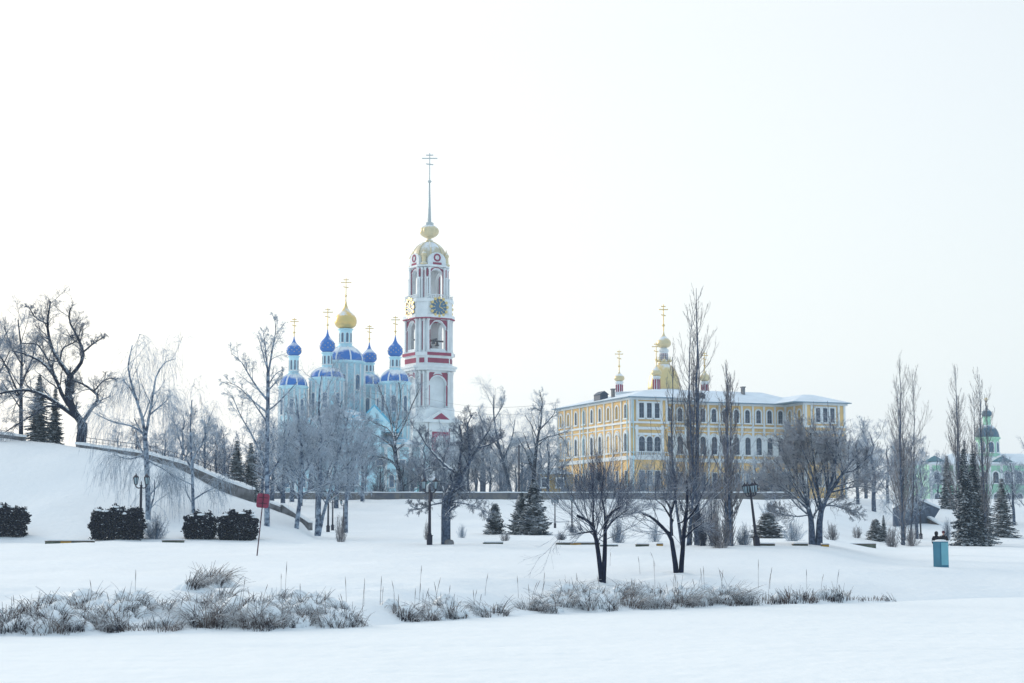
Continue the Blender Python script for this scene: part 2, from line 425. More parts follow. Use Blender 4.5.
# an old half filled trail of footprints and a ski-like groove along the ice
for y0, am, ph in ((47.0, .9, 0), (47.9, .7, 1.2), (51.5, 1.2, 2.0)):
    yc = y0 + am * np.sin(RX * .09 + ph); st = np.abs(((RX * 1.35 + ph * 3) % 1.0) - .5)
    RZ -= .055 * np.exp(-((RY - yc) / .28) ** 2) * np.clip(1 - st * 2.6, 0, 1) * (.5 + vnoise(RX * .2, RY * 0 + ph)) * 1.3
RZ = np.where(np.abs(RX) > 45, 0, RZ)
ny, nx = RX.shape; I = np.arange(nx * ny).reshape(ny, nx)
q = np.stack([I[:-1, :-1], I[:-1, 1:], I[1:, 1:], I[1:, :-1]], -1).reshape(-1, 4)
r_ = link('frozen_river', np_mesh('frozen_river', np.stack([RX, RY, RZ], -1), q, smooth=True), M_ICE); r_['kind'] = 'structure'

# ------------------------------------------------------------------ BUILDINGS
def arch_pts(cx, zb, w_, zs, n=9, seg=1.0):
    """opening outline: bottom left, up, round arch, down. w_ width, zs spring height"""
    r = w_ / 2
    p = [(cx - r, zb)] + [(cx - r * cos(pi * i / n), zs + r * seg * sin(pi * i / n)) for i in range(n + 1)] + [(cx + r, zb)]
    return p
def arch_wall(mb, W, z0, z1, ow, zs, y0, y1, zb=None, n=10, cx=0.0):
    """wall panel W wide in the xz plane between y0 (outer) and y1 with an arched opening"""
    zb = z0 if zb is None else zb
    r = ow / 2
    if W / 2 - r > .01:
        mb.box(cx - W / 2, cx - r, y0, y1, z0, z1); mb.box(cx + r, cx + W / 2, y0, y1, z0, z1)
    if zb > z0: mb.box(cx - r, cx + r, y0, y1, z0, zb)
    for i in range(n):
        a0, a1 = pi * i / n, pi * (i + 1) / n
        xa, xb = cx - r * cos(a0), cx - r * cos(a1)
        za, zb_ = zs + r * sin(a0), zs + r * sin(a1)
        mb.face_prism([(xa, za), (xb, zb_), (xb, z1), (xa, z1)], y0, y1)
def ring(mb, outer, inner, y0, y1):
    """open band between two outlines of equal length"""
    for i in range(len(outer) - 1):
        mb.face_prism([outer[i], inner[i], inner[i + 1], outer[i + 1]][::-1], y0, y1)
def rotpts(pts, a):
    return [(x * cos(a) - y * sin(a), x * sin(a) + y * cos(a)) for x, y in pts]
def onion(r, z0, h, neck=.45):
    """onion dome profile: base radius share neck, height h"""
    k = [(neck, 0), (.68, .03), (.90, .10), (.985, .18), (1.0, .27), (.95, .37), (.80, .46), (.58, .54), (.36, .62), (.21, .71), (.12, .81), (.07, .91), (.04, 1.0)]
    return [(r * a, z0 + h * b) for a, b in k]
def half_dome(r, z0, h, n=9, rt=.0):
    return [(max(rt, r * cos(pi / 2 * i / n)), z0 + h * sin(pi / 2 * i / n)) for i in range(n + 1)]
def cross(root, x, y, z0, h, m, rotz=0.0, w_=.35, th=.09, ball=True, name='cross'):
    c = MB()
    c.tube([(x, y, z0 - .2), (x, y, z0 + h)], [th, th * .8], 6)
    def bar(zc, half, tilt=0):
        d = np.array([cos(rotz), sin(rotz)]) * half
        c.tube([(x - d[0], y - d[1], zc + tilt), (x + d[0], y + d[1], zc - tilt)], [th, th], 6)
        for s in (-1, 1):
            c.lathe([(.02, zc - s * tilt * -1 * -1 - .12), (.12, zc - s * tilt), (.02, zc - s * tilt + .16)], 6, x + s * d[0], y + s * d[1])
    bar(z0 + h * .80, h * w_ * .44)
    bar(z0 + h * .92, h * w_ * .2)
    bar(z0 + h * .58, h * w_ * .2, .1)
    if ball: c.lathe([(.03, z0 + h * .12), (th * 3.2, z0 + h * .19), (.03, z0 + h * .26)], 8, x, y)
    return c.build(name, m, root)

# ---------- bell tower
TY = 430.0
tp = at(428.0, 470, TY); TX = tp[0]
gb = gz(TX, TY)
PHI = radians(31)
tw = thing('bell_tower', 'tallest building, white and crimson tiered bell tower with clocks and a thin spire', 'bell tower', (TX, TY, 0), PHI)
Zt = lambda py: zat(py, TY)
U = mpp(330, TY)           # metres per picture unit at the tower
def sq(a, k):
    h = a / 2
    return [(-h + k, -h), (h - k, -h), (h, -h + k), (h, h - k), (h - k, h), (-h + k, h), (-h, h - k), (-h, -h + k)]
def tower_tier(name, z0, z1, a, k, ow, zs, zb=None, blind=False, niche=.25, mw=M_WHITE):
    """open tier: four arched walls, chamfered piers, crimson arch bands, columns"""
    part = MB()
    for q_ in range(4):
        t = MB(); arch_wall(t, a - 2 * k, z0, z1, ow, zs, -a / 2, -a / 2 + 1.0, zb)
        part.add([(*rotpts([(x, y)], q_ * pi / 2)[0], z) for x, y, z in t.v], t.f)
        h = a / 2
        pier = [(h - k, -h), (h, -h + k), (h - 1.0, -h + k), (h - k, -h + 1.0)]
        part.prism(rotpts(pier, q_ * pi / 2), z0, z1)
    body = part.build(name, mw, tw)
    red = Multi(); colm = Multi()
    for q_ in range(4):
        t = MB()
        o = arch_pts(0, zs - .2, ow + 1.15, zs); i_ = arch_pts(0, zs - .2, ow + .75, zs)
        ring(t, o, i_, -a / 2 - .1, -a / 2 + .05)
        # crimson jambs and fields beside the opening
        for s in (-1, 1):
            xj = s * (ow / 2 + (a - 2 * k - ow) / 4)
            t.box(s * (ow / 2 + .12) - .09, s * (ow / 2 + .12) + .09, -a / 2 - .06, -a / 2 + .05, z0 + .6, zs)
            xk = s * (a / 2 - k - .3)
            t.box(xk - .16, xk + .16, -a / 2 - .07, -a / 2 + .05, z0 + .5, z1 - .8)
            # spandrel
            zt_ = z1 - .5; 
            t.face_prism([(s * (ow / 2 + .7), zs + .3), (s * (ow / 2 + .7), zt_), (s * .9, zt_)][::s], -a / 2 - .05, -a / 2 + .05)
        red.add([(*rotpts([(x, y)], q_ * pi / 2)[0], z) for x, y, z in t.v], t.f)
        for s in (-1, 1):
            xc = s * (a / 2 - k - .02)
            for dx in (0,):
                p = rotpts([(xc, -a / 2 - .25)], q_ * pi / 2)[0]
                colm.lathe([(.42, z0), (.42, z0 + .4), (.3, z0 + .5), (.26, z1 - .8), (.42, z1 - .6), (.42, z1 - .2)], 10, *p)
            p = rotpts([(s * (ow / 2 + .62), -a / 2 - .2)], q_ * pi / 2)[0]
            colm.lathe([(.32, z0), (.32, z0 + .4), (.22, z0 + .5), (.2, zs - .4), (.32, zs - .2), (.32, zs + .1)], 8, *p)
        h = a / 2; m_ = (h - k / 2, -h + k / 2)
        for o_ in (-.28, .28):
            d = (o_ * k * .9 * .7, o_ * k * .9 * .7)
            n_ = (.707 * .3, -.707 * .3)
            p = rotpts([(m_[0] + d[0] + n_[0], m_[1] + d[1] + n_[1])], q_ * pi / 2)[0]
            colm.lathe([(.36, z0), (.36, z0 + .4), (.26, z0 + .5), (.23, z1 - .8), (.36, z1 - .6), (.36, z1 - .2)], 8, *p)
        # crimson stripe between the paired corner columns
        dd = (.707 * .11, .707 * .11); nn = (.707 * .08, -.707 * .08)
        poly = [(m_[0] - dd[0] + nn[0], m_[1] - dd[1] + nn[1]), (m_[0] + dd[0] + nn[0], m_[1] + dd[1] + nn[1]), (m_[0] + dd[0] - nn[0] * 3, m_[1] + dd[1] - nn[1] * 3), (m_[0] - dd[0] - nn[0] * 3, m_[1] - dd[1] - nn[1] * 3)]
        red.prism(rotpts(poly, q_ * pi / 2), z0 + .5, z1 - .9)
    red.build('crimson_trim', M_RED, body); colm.build('column', M_TRIM, body)
    if blind:
        b = MB(); b.prism(sq(a - 1.6, k), z0, z1 - .1); b.build('niche_wall', M_WHITE, body)
    return body
def slab(mb, z0, z1, a, k): mb.prism(sq(a, k), z0, z1)
def side(px_): return px_ * U / 1.20     # silhouette in picture units -> side of the chamfered square

z410, z372, z353, z320, z300, z262, z240 = map(Zt, (409, 372, 354, 320, 301, 264, 242))
A2, A3, A4, A5 = side(60), side(47), side(46), side(42)
# lower storey with portal fields
lo = MB(); slab(lo, gb - 1, Zt(468), A2 + 3, 2.0); slab(lo, Zt(468), Zt(466), A2 + 4, 2.3); slab(lo, Zt(466), Zt(424), A2, 1.8); slab(lo, Zt(424), Zt(421), A2 + 1.6, 2.2); slab(lo, Zt(421), z410, A3 + 1.2, 2)
lob = lo.build('lower_storey', M_WHITE, tw)
rd = Multi(); wt = Multi()
for q_ in range(4):
    t = MB(); h = A2 / 2
    t.box(-2.3, 2.3, -h - .06, -h + .05, Zt(464), Zt(433)); t.face_prism([(-2.6, Zt(421.4) - .0), (2.6, Zt(421.4)), (0, Zt(414.5))], -h - .5, -h + 1.2)
    for s in (-1, 1): t.box(s * (h - 3.4) - .5, s * (h - 3.4) + .5, -h - .05, -h + .05, Zt(460), Zt(430))
    rd.add([(*rotpts([(x, y)], q_ * pi / 2)[0], z) for x, y, z in t.v], t.f)
    t = MB()
    t.face_prism([(-3.9, Zt(421.2)), (3.9, Zt(421.2)), (0, Zt(412))], -h - .44, -h + 1.5)
    for s in (-1, 1):
        t.box(s * 3.0 - .35, s * 3.0 + .35, -h - .4, -h + .05, Zt(466), Zt(424.5)); t.box(s * (h - 2.2) - .35, s * (h - 2.2) + .35, -h - .4, -h + .05, Zt(466), Zt(424.5))
    t.face_prism(arch_pts(0, Zt(463.5), 2.6, Zt(442))[::-1][::-1], -h - .12, -h + .04)
    wt.add([(*rotpts([(x, y)], q_ * pi / 2)[0], z) for x, y, z in t.v], t.f)
rd.build('crimson_trim', M_RED, lob); wt.build('pilaster', M_TRIM, lob)
t3 = tower_tier('blind_arch_tier', z410, z372 - .01, A3, 2.0, 4.6, z410 + (z372 - z410) * .60, blind=True)
cor = MB(); slab(cor, z372, z372 + .7, A3 + 1.9, 2.4); slab(cor, z372 + .7, z372 + 1.2, A3 + 2.6, 2.6)
slab(cor, z372 + 1.2, z353 - .9, A3 + .4, 2.1); slab(cor, z353 - .9, z353, A4 + 1.6, 2.3)
cb = cor.build('middle_cornice', M_TRIM, tw)
rd = Multi()
for q_ in range(4):
    t = MB(); h = (A3 + .4) / 2
    t.box(-3.0, 3.0, -h - .07, -h + .05, z372 + 1.9, z372 + 3.1)
    rd.add([(*rotpts([(x, y)], q_ * pi / 2)[0], z) for x, y, z in t.v], t.f)
    h = A3 / 2 + .2; k = 2.1; m_ = (h - k / 2, -h + k / 2); dd = .45; nn = .1
    poly = [(m_[0] - dd + nn, m_[1] - dd - nn), (m_[0] + dd + nn, m_[1] + dd - nn), (m_[0] + dd - nn, m_[1] + dd + nn), (m_[0] - dd - nn, m_[1] - dd + nn)]
    rd.prism(rotpts(poly, q_ * pi / 2), z372 + 1.9, z372 + 3.1)
    t = MB(); t.box(-3.4, 3.4, -A4 / 2 - .87, -A4 / 2 - .7, z353 - .85, z353 - .1)
    rd.add([(*rotpts([(x, y)], q_ * pi / 2)[0], z) for x, y, z in t.v], t.f)
rd.build('crimson_trim', M_RED, cb)
t4 = tower_tier('bell_tier', z353, z320, A4, 2.0, 4.3, z353 + (z320 - z353) * .66, zb=z353 + .9)
be = MB()
for q_ in (0, 1):
    p = rotpts([(-A4 / 2 + .6, 0), (A4 / 2 - .6, 0)], q_ * pi / 2)
    be.tube([(*p[0], z353 + 3.4), (*p[1], z353 + 3.4)], [.22, .22], 6)
be.build('bell_beam', M_IRON, tw)
for bx, by, br in ((0, 0, 1.0), (-2.4, 0, .6), (2.4, 0, .6), (0, -2.6, .5)):
    b = MB(); z = z353 + 3.3
    b.lathe([(br, z - br * 1.9), (br * .95, z - br * 1.75), (br * .62, z - br), (br * .5, z - br * .4), (br * .2, z - .05)], 14, bx, by)
    b.build('bell', M_IRON, tw)
cor = MB(); slab(cor, z320, z320 + .8, A4 + 1.6, 2.3); slab(cor, z320 + .8, z300 - .8, A5 + 1.4, 2.2); slab(cor, z300 - .8, z300, A5 + 2.0, 2.3)
cb = cor.build('clock_storey', M_TRIM, tw)
rd = MB(); slab(rd, z320 - .28, z320 - .01, A4 + 1.75, 2.35); rd.build('crimson_band', M_RED, cb)
bal = MB()
for q_ in range(4):
    for i in range(13):
        p = rotpts([(-3 + i * .5, -A5 / 2 - .7)], q_ * pi / 2)[0]; bal.lathe([(.1, z300), (.14, z300 + .4), (.07, z300 + .9)], 5, *p)
    p = rotpts([(-3.4, -A5 / 2 - .7), (3.4, -A5 / 2 - .7)], q_ * pi / 2); bal.tube([(*p[0], z300 + 1.0), (*p[1], z300 + 1.0)], [.12, .12], 5)
bal.build('balustrade', M_TRIM, cb)
for q_ in range(4):      # four clocks
    cz = (z320 + z300) / 2 + .3; R_ = 2.15; yy = -(A5 + 1.4) / 2
    def place(m_): return [(*rotpts([(x, y)], q_ * pi / 2)[0], z) for x, y, z in m_.v]
    d = MB(); d.face_prism([(R_ * cos(2 * pi * i / 28), cz + R_ * sin(2 * pi * i / 28)) for i in range(28)], yy - .35, yy + .1)
    f = MB(); f.add(place(d), d.f); fo = f.build('clock_face', M_PANEB, cb)
    d = MB()
    for i in range(12):
        a = 2 * pi * i / 12; x, z = (R_ + .12) * cos(a), cz + (R_ + .12) * sin(a)
        d.face_prism([(x + .4 * cos(a + 2 * pi * j / 6), z + .4 * sin(a + 2 * pi * j / 6)) for j in range(6)], yy - .55, yy - .2)
        x, z = (R_ * .68) * cos(a), cz + (R_ * .68) * sin(a); tx_, tz = -sin(a) * .08, cos(a) * .08; ex, ez = cos(a) * .26, sin(a) * .26
        d.face_prism([(x - tx_ - ex, z - tz - ez), (x + ex - tx_, z + ez - tz), (x + ex + tx_, z + ez + tz), (x - ex + tx_, z - ez + tz)], yy - .42, yy - .3)
    f = MB(); f.add(place(d), d.f); f.build('gilt_hour_marks', M_GOLD, fo)
    d = MB()
    for a, L in ((radians(75), 1.5), (radians(-20), 1.1)):
        tx_, tz = -sin(a) * .09, cos(a) * .09
        d.face_prism([(-tx_, cz - tz), (cos(a) * L - tx_, cz + sin(a) * L - tz), (cos(a) * L + tx_, cz + sin(a) * L + tz), (tx_, cz + tz)], yy - .5, yy - .44)
    f = MB(); f.add(place(d), d.f); f.build('clock_hands', M_GOLD, fo)
z268 = Zt(269)
t5 = tower_tier('open_belvedere', z300, z268, A5 - .8, 1.9, 4.3, z300 + (z268 - z300) * .66, zb=z300 + .05)
cor = MB(); slab(cor, z268 + .003, z268 + .5, A5 + .4, 2.2); slab(cor, z268 + .5, z262 + 1.1, A5 - .9, 2.4)
cb = cor.build('upper_cornice', M_TRIM, tw)
# arched attic gables with crimson rings, and gilt aedicules on the chamfers
for q_ in range(4):
    t = MB(); h = A5 / 2
    t.face_prism([(-2.5, z268 + .5)] + [(-2.5 * cos(pi * i / 12), z268 + 1.6 + 2.1 * sin(pi * i / 12)) for i in range(13)] + [(2.5, z268 + .5)], -h + .15, -h + 2.2)
    g_ = MB(); g_.add([(*rotpts([(x, y)], q_ * pi / 2)[0], z) for x, y, z in t.v], t.f); go = g_.build('arched_gable', M_WHITE, tw)
    t = MB(); cz = z268 + 2.35
    o = [(1.0 * cos(2 * pi * i / 16), cz + 1.0 * sin(2 * pi * i / 16)) for i in range(17)]; i_ = [(.62 * cos(2 * pi * i / 16), cz + .62 * sin(2 * pi * i / 16)) for i in range(17)]
    ring(t, o[::-1], i_[::-1], -h + .02, -h + .2); t.box(-1.2, 1.2, -h + .02, -h + .2, z268 + .55, z268 + 1.1)
    g_ = MB(); g_.add([(*rotpts([(x, y)], q_ * pi / 2)[0], z) for x, y, z in t.v], t.f); g_.build('crimson_ring', M_RED, go)
    a = q_ * pi / 2 + radians(-45)
    t = MB(); x0, y0 = rotpts([(h - 1.25, -h + 1.25)], q_ * pi / 2)[0]; za = z268 + .5
    t.lathe([(.95, za), (.95, za + .4), (.62, za + .6), (.58, za + 2.2), (.8, za + 2.4), (.62, za + 2.9), (.22, za + 3.5), (.08, za + 3.9), (.02, za + 4.4)], 8, x0, y0, smooth=False)
    t.build('gilt_aedicule', M_PGOLD, tw)
d = MB(); rD = A5 * .5 * .97
d.lathe([(rD, z262 + .9)] + [(rD * cos(pi / 2 * i / 12) ** .95 if i < 12 else .6, z262 + .9 + (z240 - z262 - .9) * sin(pi / 2 * i / 12)) for i in range(1, 13)], 32)
do = d.build('dome', mat('snowy_dome', (.55, .5, .36), .45, metal=.3, snow=.58, snow_noise=.5), tw)
rib = MB()
for i in range(8):
    a = i * pi / 4 + pi / 8
    pts = [(1.02 * rD * cos(pi / 2 * j / 8) * cos(a), 1.02 * rD * cos(pi / 2 * j / 8) * sin(a), z262 + .9 + (z240 - z262 - .9) * sin(pi / 2 * j / 8)) for j in range(8)]
    rib.tube(pts, [.2] * 8, 5)
rib.build('gilt_rib', M_PGOLD, do)
zb = z240
f = MB(); f.lathe([(1.0, zb - .2), (1.0, zb + .3), (.55, zb + .6), (.5, Zt(238.5)), (.95, Zt(238)), (.9, Zt(237))], 16); f.build('finial_neck', M_PGOLD, tw)
f = MB(); zc, hb = Zt(231.5), Zt(225) - Zt(238)
f.lathe([(2.0 * sin(pi * i / 12) + .3, zc - hb * .5 * cos(pi * i / 12)) for i in range(13)], 48, flute=.07, nf=12); f.build('fluted_bulb', M_PGOLD, tw)
f = MB(); f.lathe([(1.1, Zt(226)), (1.1, Zt(223)), (.5, Zt(222)), (.34, Zt(205)), (.16, Zt(183))], 12); f.build('spire', M_SILV, tw)
f = MB(); f.lathe([(.05, Zt(183.5)), (.5, Zt(182)), (.5, Zt(181)), (.05, Zt(179.5))], 12); f.build('spire_ball', M_SILV, tw)
cross(tw, 0, 0, Zt(180), Zt(153) - Zt(180), M_SILV, rotz=-PHI, w_=.62, th=.15, ball=False)
tt = at(413, 483, TY - 12)
# ---------- cathedral
CY = 380.0
ca = thing('cathedral', 'pale blue cathedral with five domes, the middle onion gold and the others blue', 'cathedral', (at(345, 480, CY)[0], CY, 0))
cX = ca.location.x
Zc_ = lambda py: zat(py, CY)
uc = mpp(400, CY)
gc = gz(cX, CY)
lx = lambda px: (px - 345) * uc
body = MB()
body.box(lx(282), lx(425), -8, 22, gc - 3, Zc_(446))
body.box(lx(306), lx(384), -10, 24, gc - 3, Zc_(424))
body.box(lx(322), lx(368), -11.5, 24, gc - 3, Zc_(430))
bo = body.build('wall', M_BLUEW, ca)
rf = MB()
def gable_x(mb, x0, x1, y0, y1, z0, zr):   # ridge along y, gable facing the river
    xm = (x0 + x1) / 2
    mb.add([(x0, y0, z0), (x1, y0, z0), (xm, y0, zr), (x0, y1, z0), (x1, y1, z0), (xm, y1, zr)], [(0, 1, 2), (5, 4, 3), (0, 2, 5, 3), (1, 4, 5, 2), (0, 3, 4, 1)])
def hip(mb, x0, x1, y0, y1, z0, h, inset=None):
    ins = inset or min(x1 - x0, y1 - y0) / 2 * .98
    vs = [(x0, y0, z0), (x1, y0, z0), (x1, y1, z0), (x0, y1, z0), (x0 + ins, y0 + ins, z0 + h), (x1 - ins, y0 + ins, z0 + h), (x1 - ins, y1 - ins, z0 + h), (x0 + ins, y1 - ins, z0 + h)]
    mb.add(vs, [(3, 2, 1, 0), (4, 5, 6, 7), (0, 1, 5, 4), (1, 2, 6, 5), (2, 3, 7, 6), (3, 0, 4, 7)])
hip(rf, lx(281), lx(426), -8.8, 22.5, Zc_(446) + .01, 3.0, 9)
gable_x(rf, lx(352), lx(402), -9.4, 12, Zc_(434), Zc_(407))
hip(rf, lx(304), lx(386), -11, 24.5, Zc_(424) + .01, 3.2, 8)
rf.build('sheet_roof', M_CYAN, ca)
tri = MB(); tri.face_prism([(lx(354.5), Zc_(434)), (lx(399.5), Zc_(434)), (lx(377), Zc_(409.5))], -9.7, -9.2); tri.build('gable_wall', M_BLUEW, ca)
tm = Multi()
for px in (284, 300, 318, 336, 352, 369, 388, 400, 412, 423):
    tm.box(lx(px) - .35, lx(px) + .35, -12.0 if 320 < px < 369 else (-10.35 if 306 < px < 384 else -8.35), -7.9, gc - 1, Zc_(448))
tm.box(lx(281), lx(305.5), -8.5, -7.9, Zc_(449), Zc_(446)); tm.box(lx(384.5), lx(426), -8.5, -7.9, Zc_(449), Zc_(446))
tm.build('pilaster', M_TRIM, ca)
def window_proto(w_, h, arched=True, blind=False, fw=.22, proud=.16, pane=None, frame=M_TRIM, name='w', sill=True):
    zs = h - w_ / 2 if arched else h
    if arched: o = arch_pts(0, -.0, w_ + 2 * fw, zs, 8); i_ = arch_pts(0, 0, w_, zs, 8)
    else:
        o = [(-w_ / 2 - fw, 0), (-w_ / 2 - fw, h + fw), (w_ / 2 + fw, h + fw), (w_ / 2 + fw, 0)]; i_ = [(-w_ / 2, 0), (-w_ / 2, h), (w_ / 2, h), (w_ / 2, 0)]
    fr = MB(); ring(fr, o, i_, -proud, .05)
    if sill: fr.box(-w_ / 2 - fw - .1, w_ / 2 + fw + .1, -proud - .12, .05, -.25, 0)
    fm = fr.mesh('window_frame_mesh', frame)
    pn = MB(); pn.face_prism(i_[::-1], -.04, .03)
    pm = pn.mesh('pane_mesh', pane or M_PANE)
    mu = MB(); mu.box(-.035, .035, -.09, -.035, 0, h - .05)
    for z in (h * .33, h * .66): mu.box(-w_ / 2, w_ / 2, -.085, -.036, z - .04, z + .04)
    mm = mu.mesh('glazing_bar_mesh', mat('bar_paint', (.12, .16, .22), .7))
    return fm, pm, (None if blind else mm)
def put_window(root, proto, x, y, z, rz=0.0, blind=False):
    fo = link('blind_window' if blind else 'window', proto[0], None, root, (x, y, z), rz)
    link('pane' if not blind else 'recessed_field', proto[1], None, fo)
    if proto[2]: link('glazing_bar', proto[2], None, fo)
pw = window_proto(1.1, 1.2, False, pane=M_PANEB); pw2 = window_proto(1.0, 2.6, True, pane=M_PANEB)
for px, py in ((383, 467), (404.5, 467)):
    put_window(ca, pw if px > 390 else window_proto(1.5, 1.3, False, pane=M_PANEB), lx(px), -10.02 if px < 384 else -8.02, Zc_(py))
for px in (292, 309, 394, 418): put_window(ca, pw2, lx(px), -10.02 if 306 < px < 384 else -8.02, Zc_(488))
for px in (328, 345, 361): put_window(ca, pw2, lx(px), -11.52, Zc_(486)); put_window(ca, pw2, lx(px), -11.52, Zc_(458))
dp = MB()
for px in (369.5, 413): dp.tube([(lx(px), -8.6 if px > 390 else -10.6, gc), (lx(px), -8.6 if px > 390 else -10.6, Zc_(460))], [.12, .12], 6)
dp.build('drainpipe', M_PANEB, ca)
def cupola(px, dy, rdrum, zdrum0, zcor, hdome, rlan, zlan1, ron, zon1, zcr, m_on, nwin=8, mdome=M_BLUED):
    """all heights given as picture rows"""
    kk = (CY + dy) / CY; x = at(px, 380, CY + dy)[0] - cX; z = lambda py: zat(py, CY + dy); rdrum *= kk; rlan *= kk; ron *= kk
    dr = MB(); dr.lathe([(rdrum, z(zdrum0)), (rdrum, z(zcor) - .5), (rdrum * 1.05, z(zcor) - .4), (rdrum * 1.1, z(zcor)), (rdrum * .98, z(zcor) + .25)], 24, x, dy)
    d = dr.build('drum', M_BLUEW, ca)
    pl = MB()
    for i in range(nwin * 2):
        a = 2 * pi * (i + .5) / (nwin * 2); pl.lathe([(.22, z(zdrum0)), (.22, z(zcor) - .6)], 6, x + rdrum * cos(a), dy + rdrum * sin(a))
    pl.build('half_column', M_TRIM, d)
    hh = z(zcor) - z(zdrum0)
    wp = window_proto(rdrum * .26, min(3.4, hh * .5), True, pane=M_PANEB, fw=.14, proud=.1)
    for i in range(nwin):
        a = 2 * pi * i / nwin - pi / 2
        if sin(a) > .5: continue
        put_window(d, wp, x + rdrum * cos(a), dy + rdrum * sin(a), z(zcor) - min(3.4, hh * .5) - hh * .2, a + pi / 2)
    dm = MB(); zc0 = z(zcor) + .2
    dm.lathe(half_dome(rdrum * .98, zc0, hdome, 9, rlan * .8), 28, x, dy); do = dm.build('dome', mdome, ca)
    tr = MB()
    for i in range(8):
        a = 2 * pi * (i + .5) / 8 - pi / 2
        tr.tube([(x + rdrum * cos(pi / 2 * j / 6) * cos(a), dy + rdrum * cos(pi / 2 * j / 6) * sin(a), zc0 + hdome * 1.01 * sin(pi / 2 * j / 6)) for j in range(6)], [.17] * 6, 5)
    tr.build('dome_rib', M_CAP, do)
    la = MB(); la.lathe([(rlan * 1.25, zc0 + hdome * .86), (rlan * 1.25, zc0 + hdome), (rlan, zc0 + hdome + .1), (rlan, z(zlan1) - .35), (rlan * 1.2, z(zlan1) - .25), (rlan * 1.2, z(zlan1)), (rlan * .6, z(zlan1) + .15)], 8, x, dy, smooth=False)
    lo_ = la.build('lantern', M_BLUEW, ca)
    lp = window_proto(rlan * .36, (z(zlan1) - zc0 - hdome) * .55, True, pane=M_PANEB, fw=.08, proud=.06)
    for i in range(8):
        a = 2 * pi * (i + .5) / 8
        if sin(a) > .5: continue
        put_window(lo_, lp, x + rlan * .925 * cos(a), dy + rlan * .925 * sin(a), zc0 + hdome + (z(zlan1) - zc0 - hdome) * .2, a + pi / 2)
    on_ = MB(); on_.lathe(onion(ron, z(zlan1) + .05, z(zon1) - z(zlan1)), 24, x, dy); oo = on_.build('onion_dome', m_on, ca)
    if m_on is M_BLUED:
        st = MB()
        for k in range(3):
            for i in range(9):
                a = 2 * pi * (i + .5 * (k % 2)) / 9; rr, zz = onion(ron, z(zlan1) + .05, z(zon1) - z(zlan1))[3 + k]
                st.lathe([(.01, zz - .13), (.13, zz), (.01, zz + .13)], 5, x + rr * cos(a), dy + rr * sin(a))
        st.build('gilt_star', M_GOLD, oo)
    cross(ca, x, dy, z(zon1), z(zcr) - z(zon1), M_GOLD, w_=.5, th=.10)
cupola(293.5, -2, 14 * uc, 452, 387, 12.5 * uc, 5 * uc, 356, 7.6 * uc, 336, 318, M_BLUED)
cupola(327, 0, 17 * uc, 452, 379, 11 * uc, 5.2 * uc, 352.5, 7.8 * uc, 329, 308, M_BLUED)
cupola(369, 16, 14 * uc, 452, 386, 12 * uc, 5 * uc, 363, 7.6 * uc, 342, 325, M_BLUED)
cupola(395, 2, 15.5 * uc, 452, 383, 13 * uc, 5.4 * uc, 357, 7.6 * uc, 335, 316, M_BLUED)
cupola(345, 8, 19.5 * uc, 430, 362.5, 16 * uc, 6.6 * uc, 329, 11.2 * uc, 300, 278, M_GOLD, 8)

# ---------- teal pavilion between tower and wall
pv = thing('teal_pavilion', 'low teal pavilion with a snowy roof below the bell tower', 'pavilion', tuple(stand(440, 330)))
pz = pv.location.z; upv = mpp(480, 330)
b = MB(); b.box(-22 * upv, 22 * upv, -3, 5, -2, zat(481, 330) - pz); b.build('wall', M_TGREEN, pv)
b = MB(); hip(b, -24 * upv, 24 * upv, -3.8, 5.8, zat(481, 330) - pz + .01, 1.5, 4); b.build('roof', M_SNROOF, pv)
for i in range(5): put_window(pv, window_proto(1.2, 1.6, True), (-16 + 8 * i) * upv, -3.02, zat(492, 330) - pz)

# ---------- yellow building: local x along the front (t), local y into depth (d)
BY0 = 307.0; BX0 = at(631, 480, BY0)[0]
AL = math.atan2(.357, .934)
yb = thing('yellow_building', 'long three storey ochre building with white arched trim and snowy roof', 'building', (BX0, BY0, 0), AL)
zB = lambda py: zat(py, BY0)
Z0, ZE = 7.0, zB(396.5)
T1, T2, T3, DW, DR = 7.4, 35.9, 44.75, 7.0, 34.4
def wall_rects(mb, z0, z1, e=0.0):
    mb.prism([(0 - e, 0 - e), (T1 + e, 0 - e), (T1 + e, DW - e), (T2 - e, DW - e), (T2 - e, 0 - e), (T3 + e, 0 - e), (T3 + e, DR + e), (0 - e, DR + e)], z0, z1)
mb = MB(); wall_rects(mb, Z0, ZE); yw = mb.build('wall', M_YEL, yb)
tr = MB()
ZS, ZL = zB(422), zB(457.5)
wall_rects(tr, ZE - .55, ZE - .02, .35); wall_rects(tr, ZS - .18, ZS + .18, .25); wall_rects(tr, ZL - .35, ZL + .35, .3); wall_rects(tr, Z0, Z0 + 1.6, .1)
wall_rects(tr, ZL + .9, ZL + 1.1, .12); wall_rects(tr, ZS - 1.0, ZS - .8, .1)
tr.build('cornice', M_TRIM, yb)
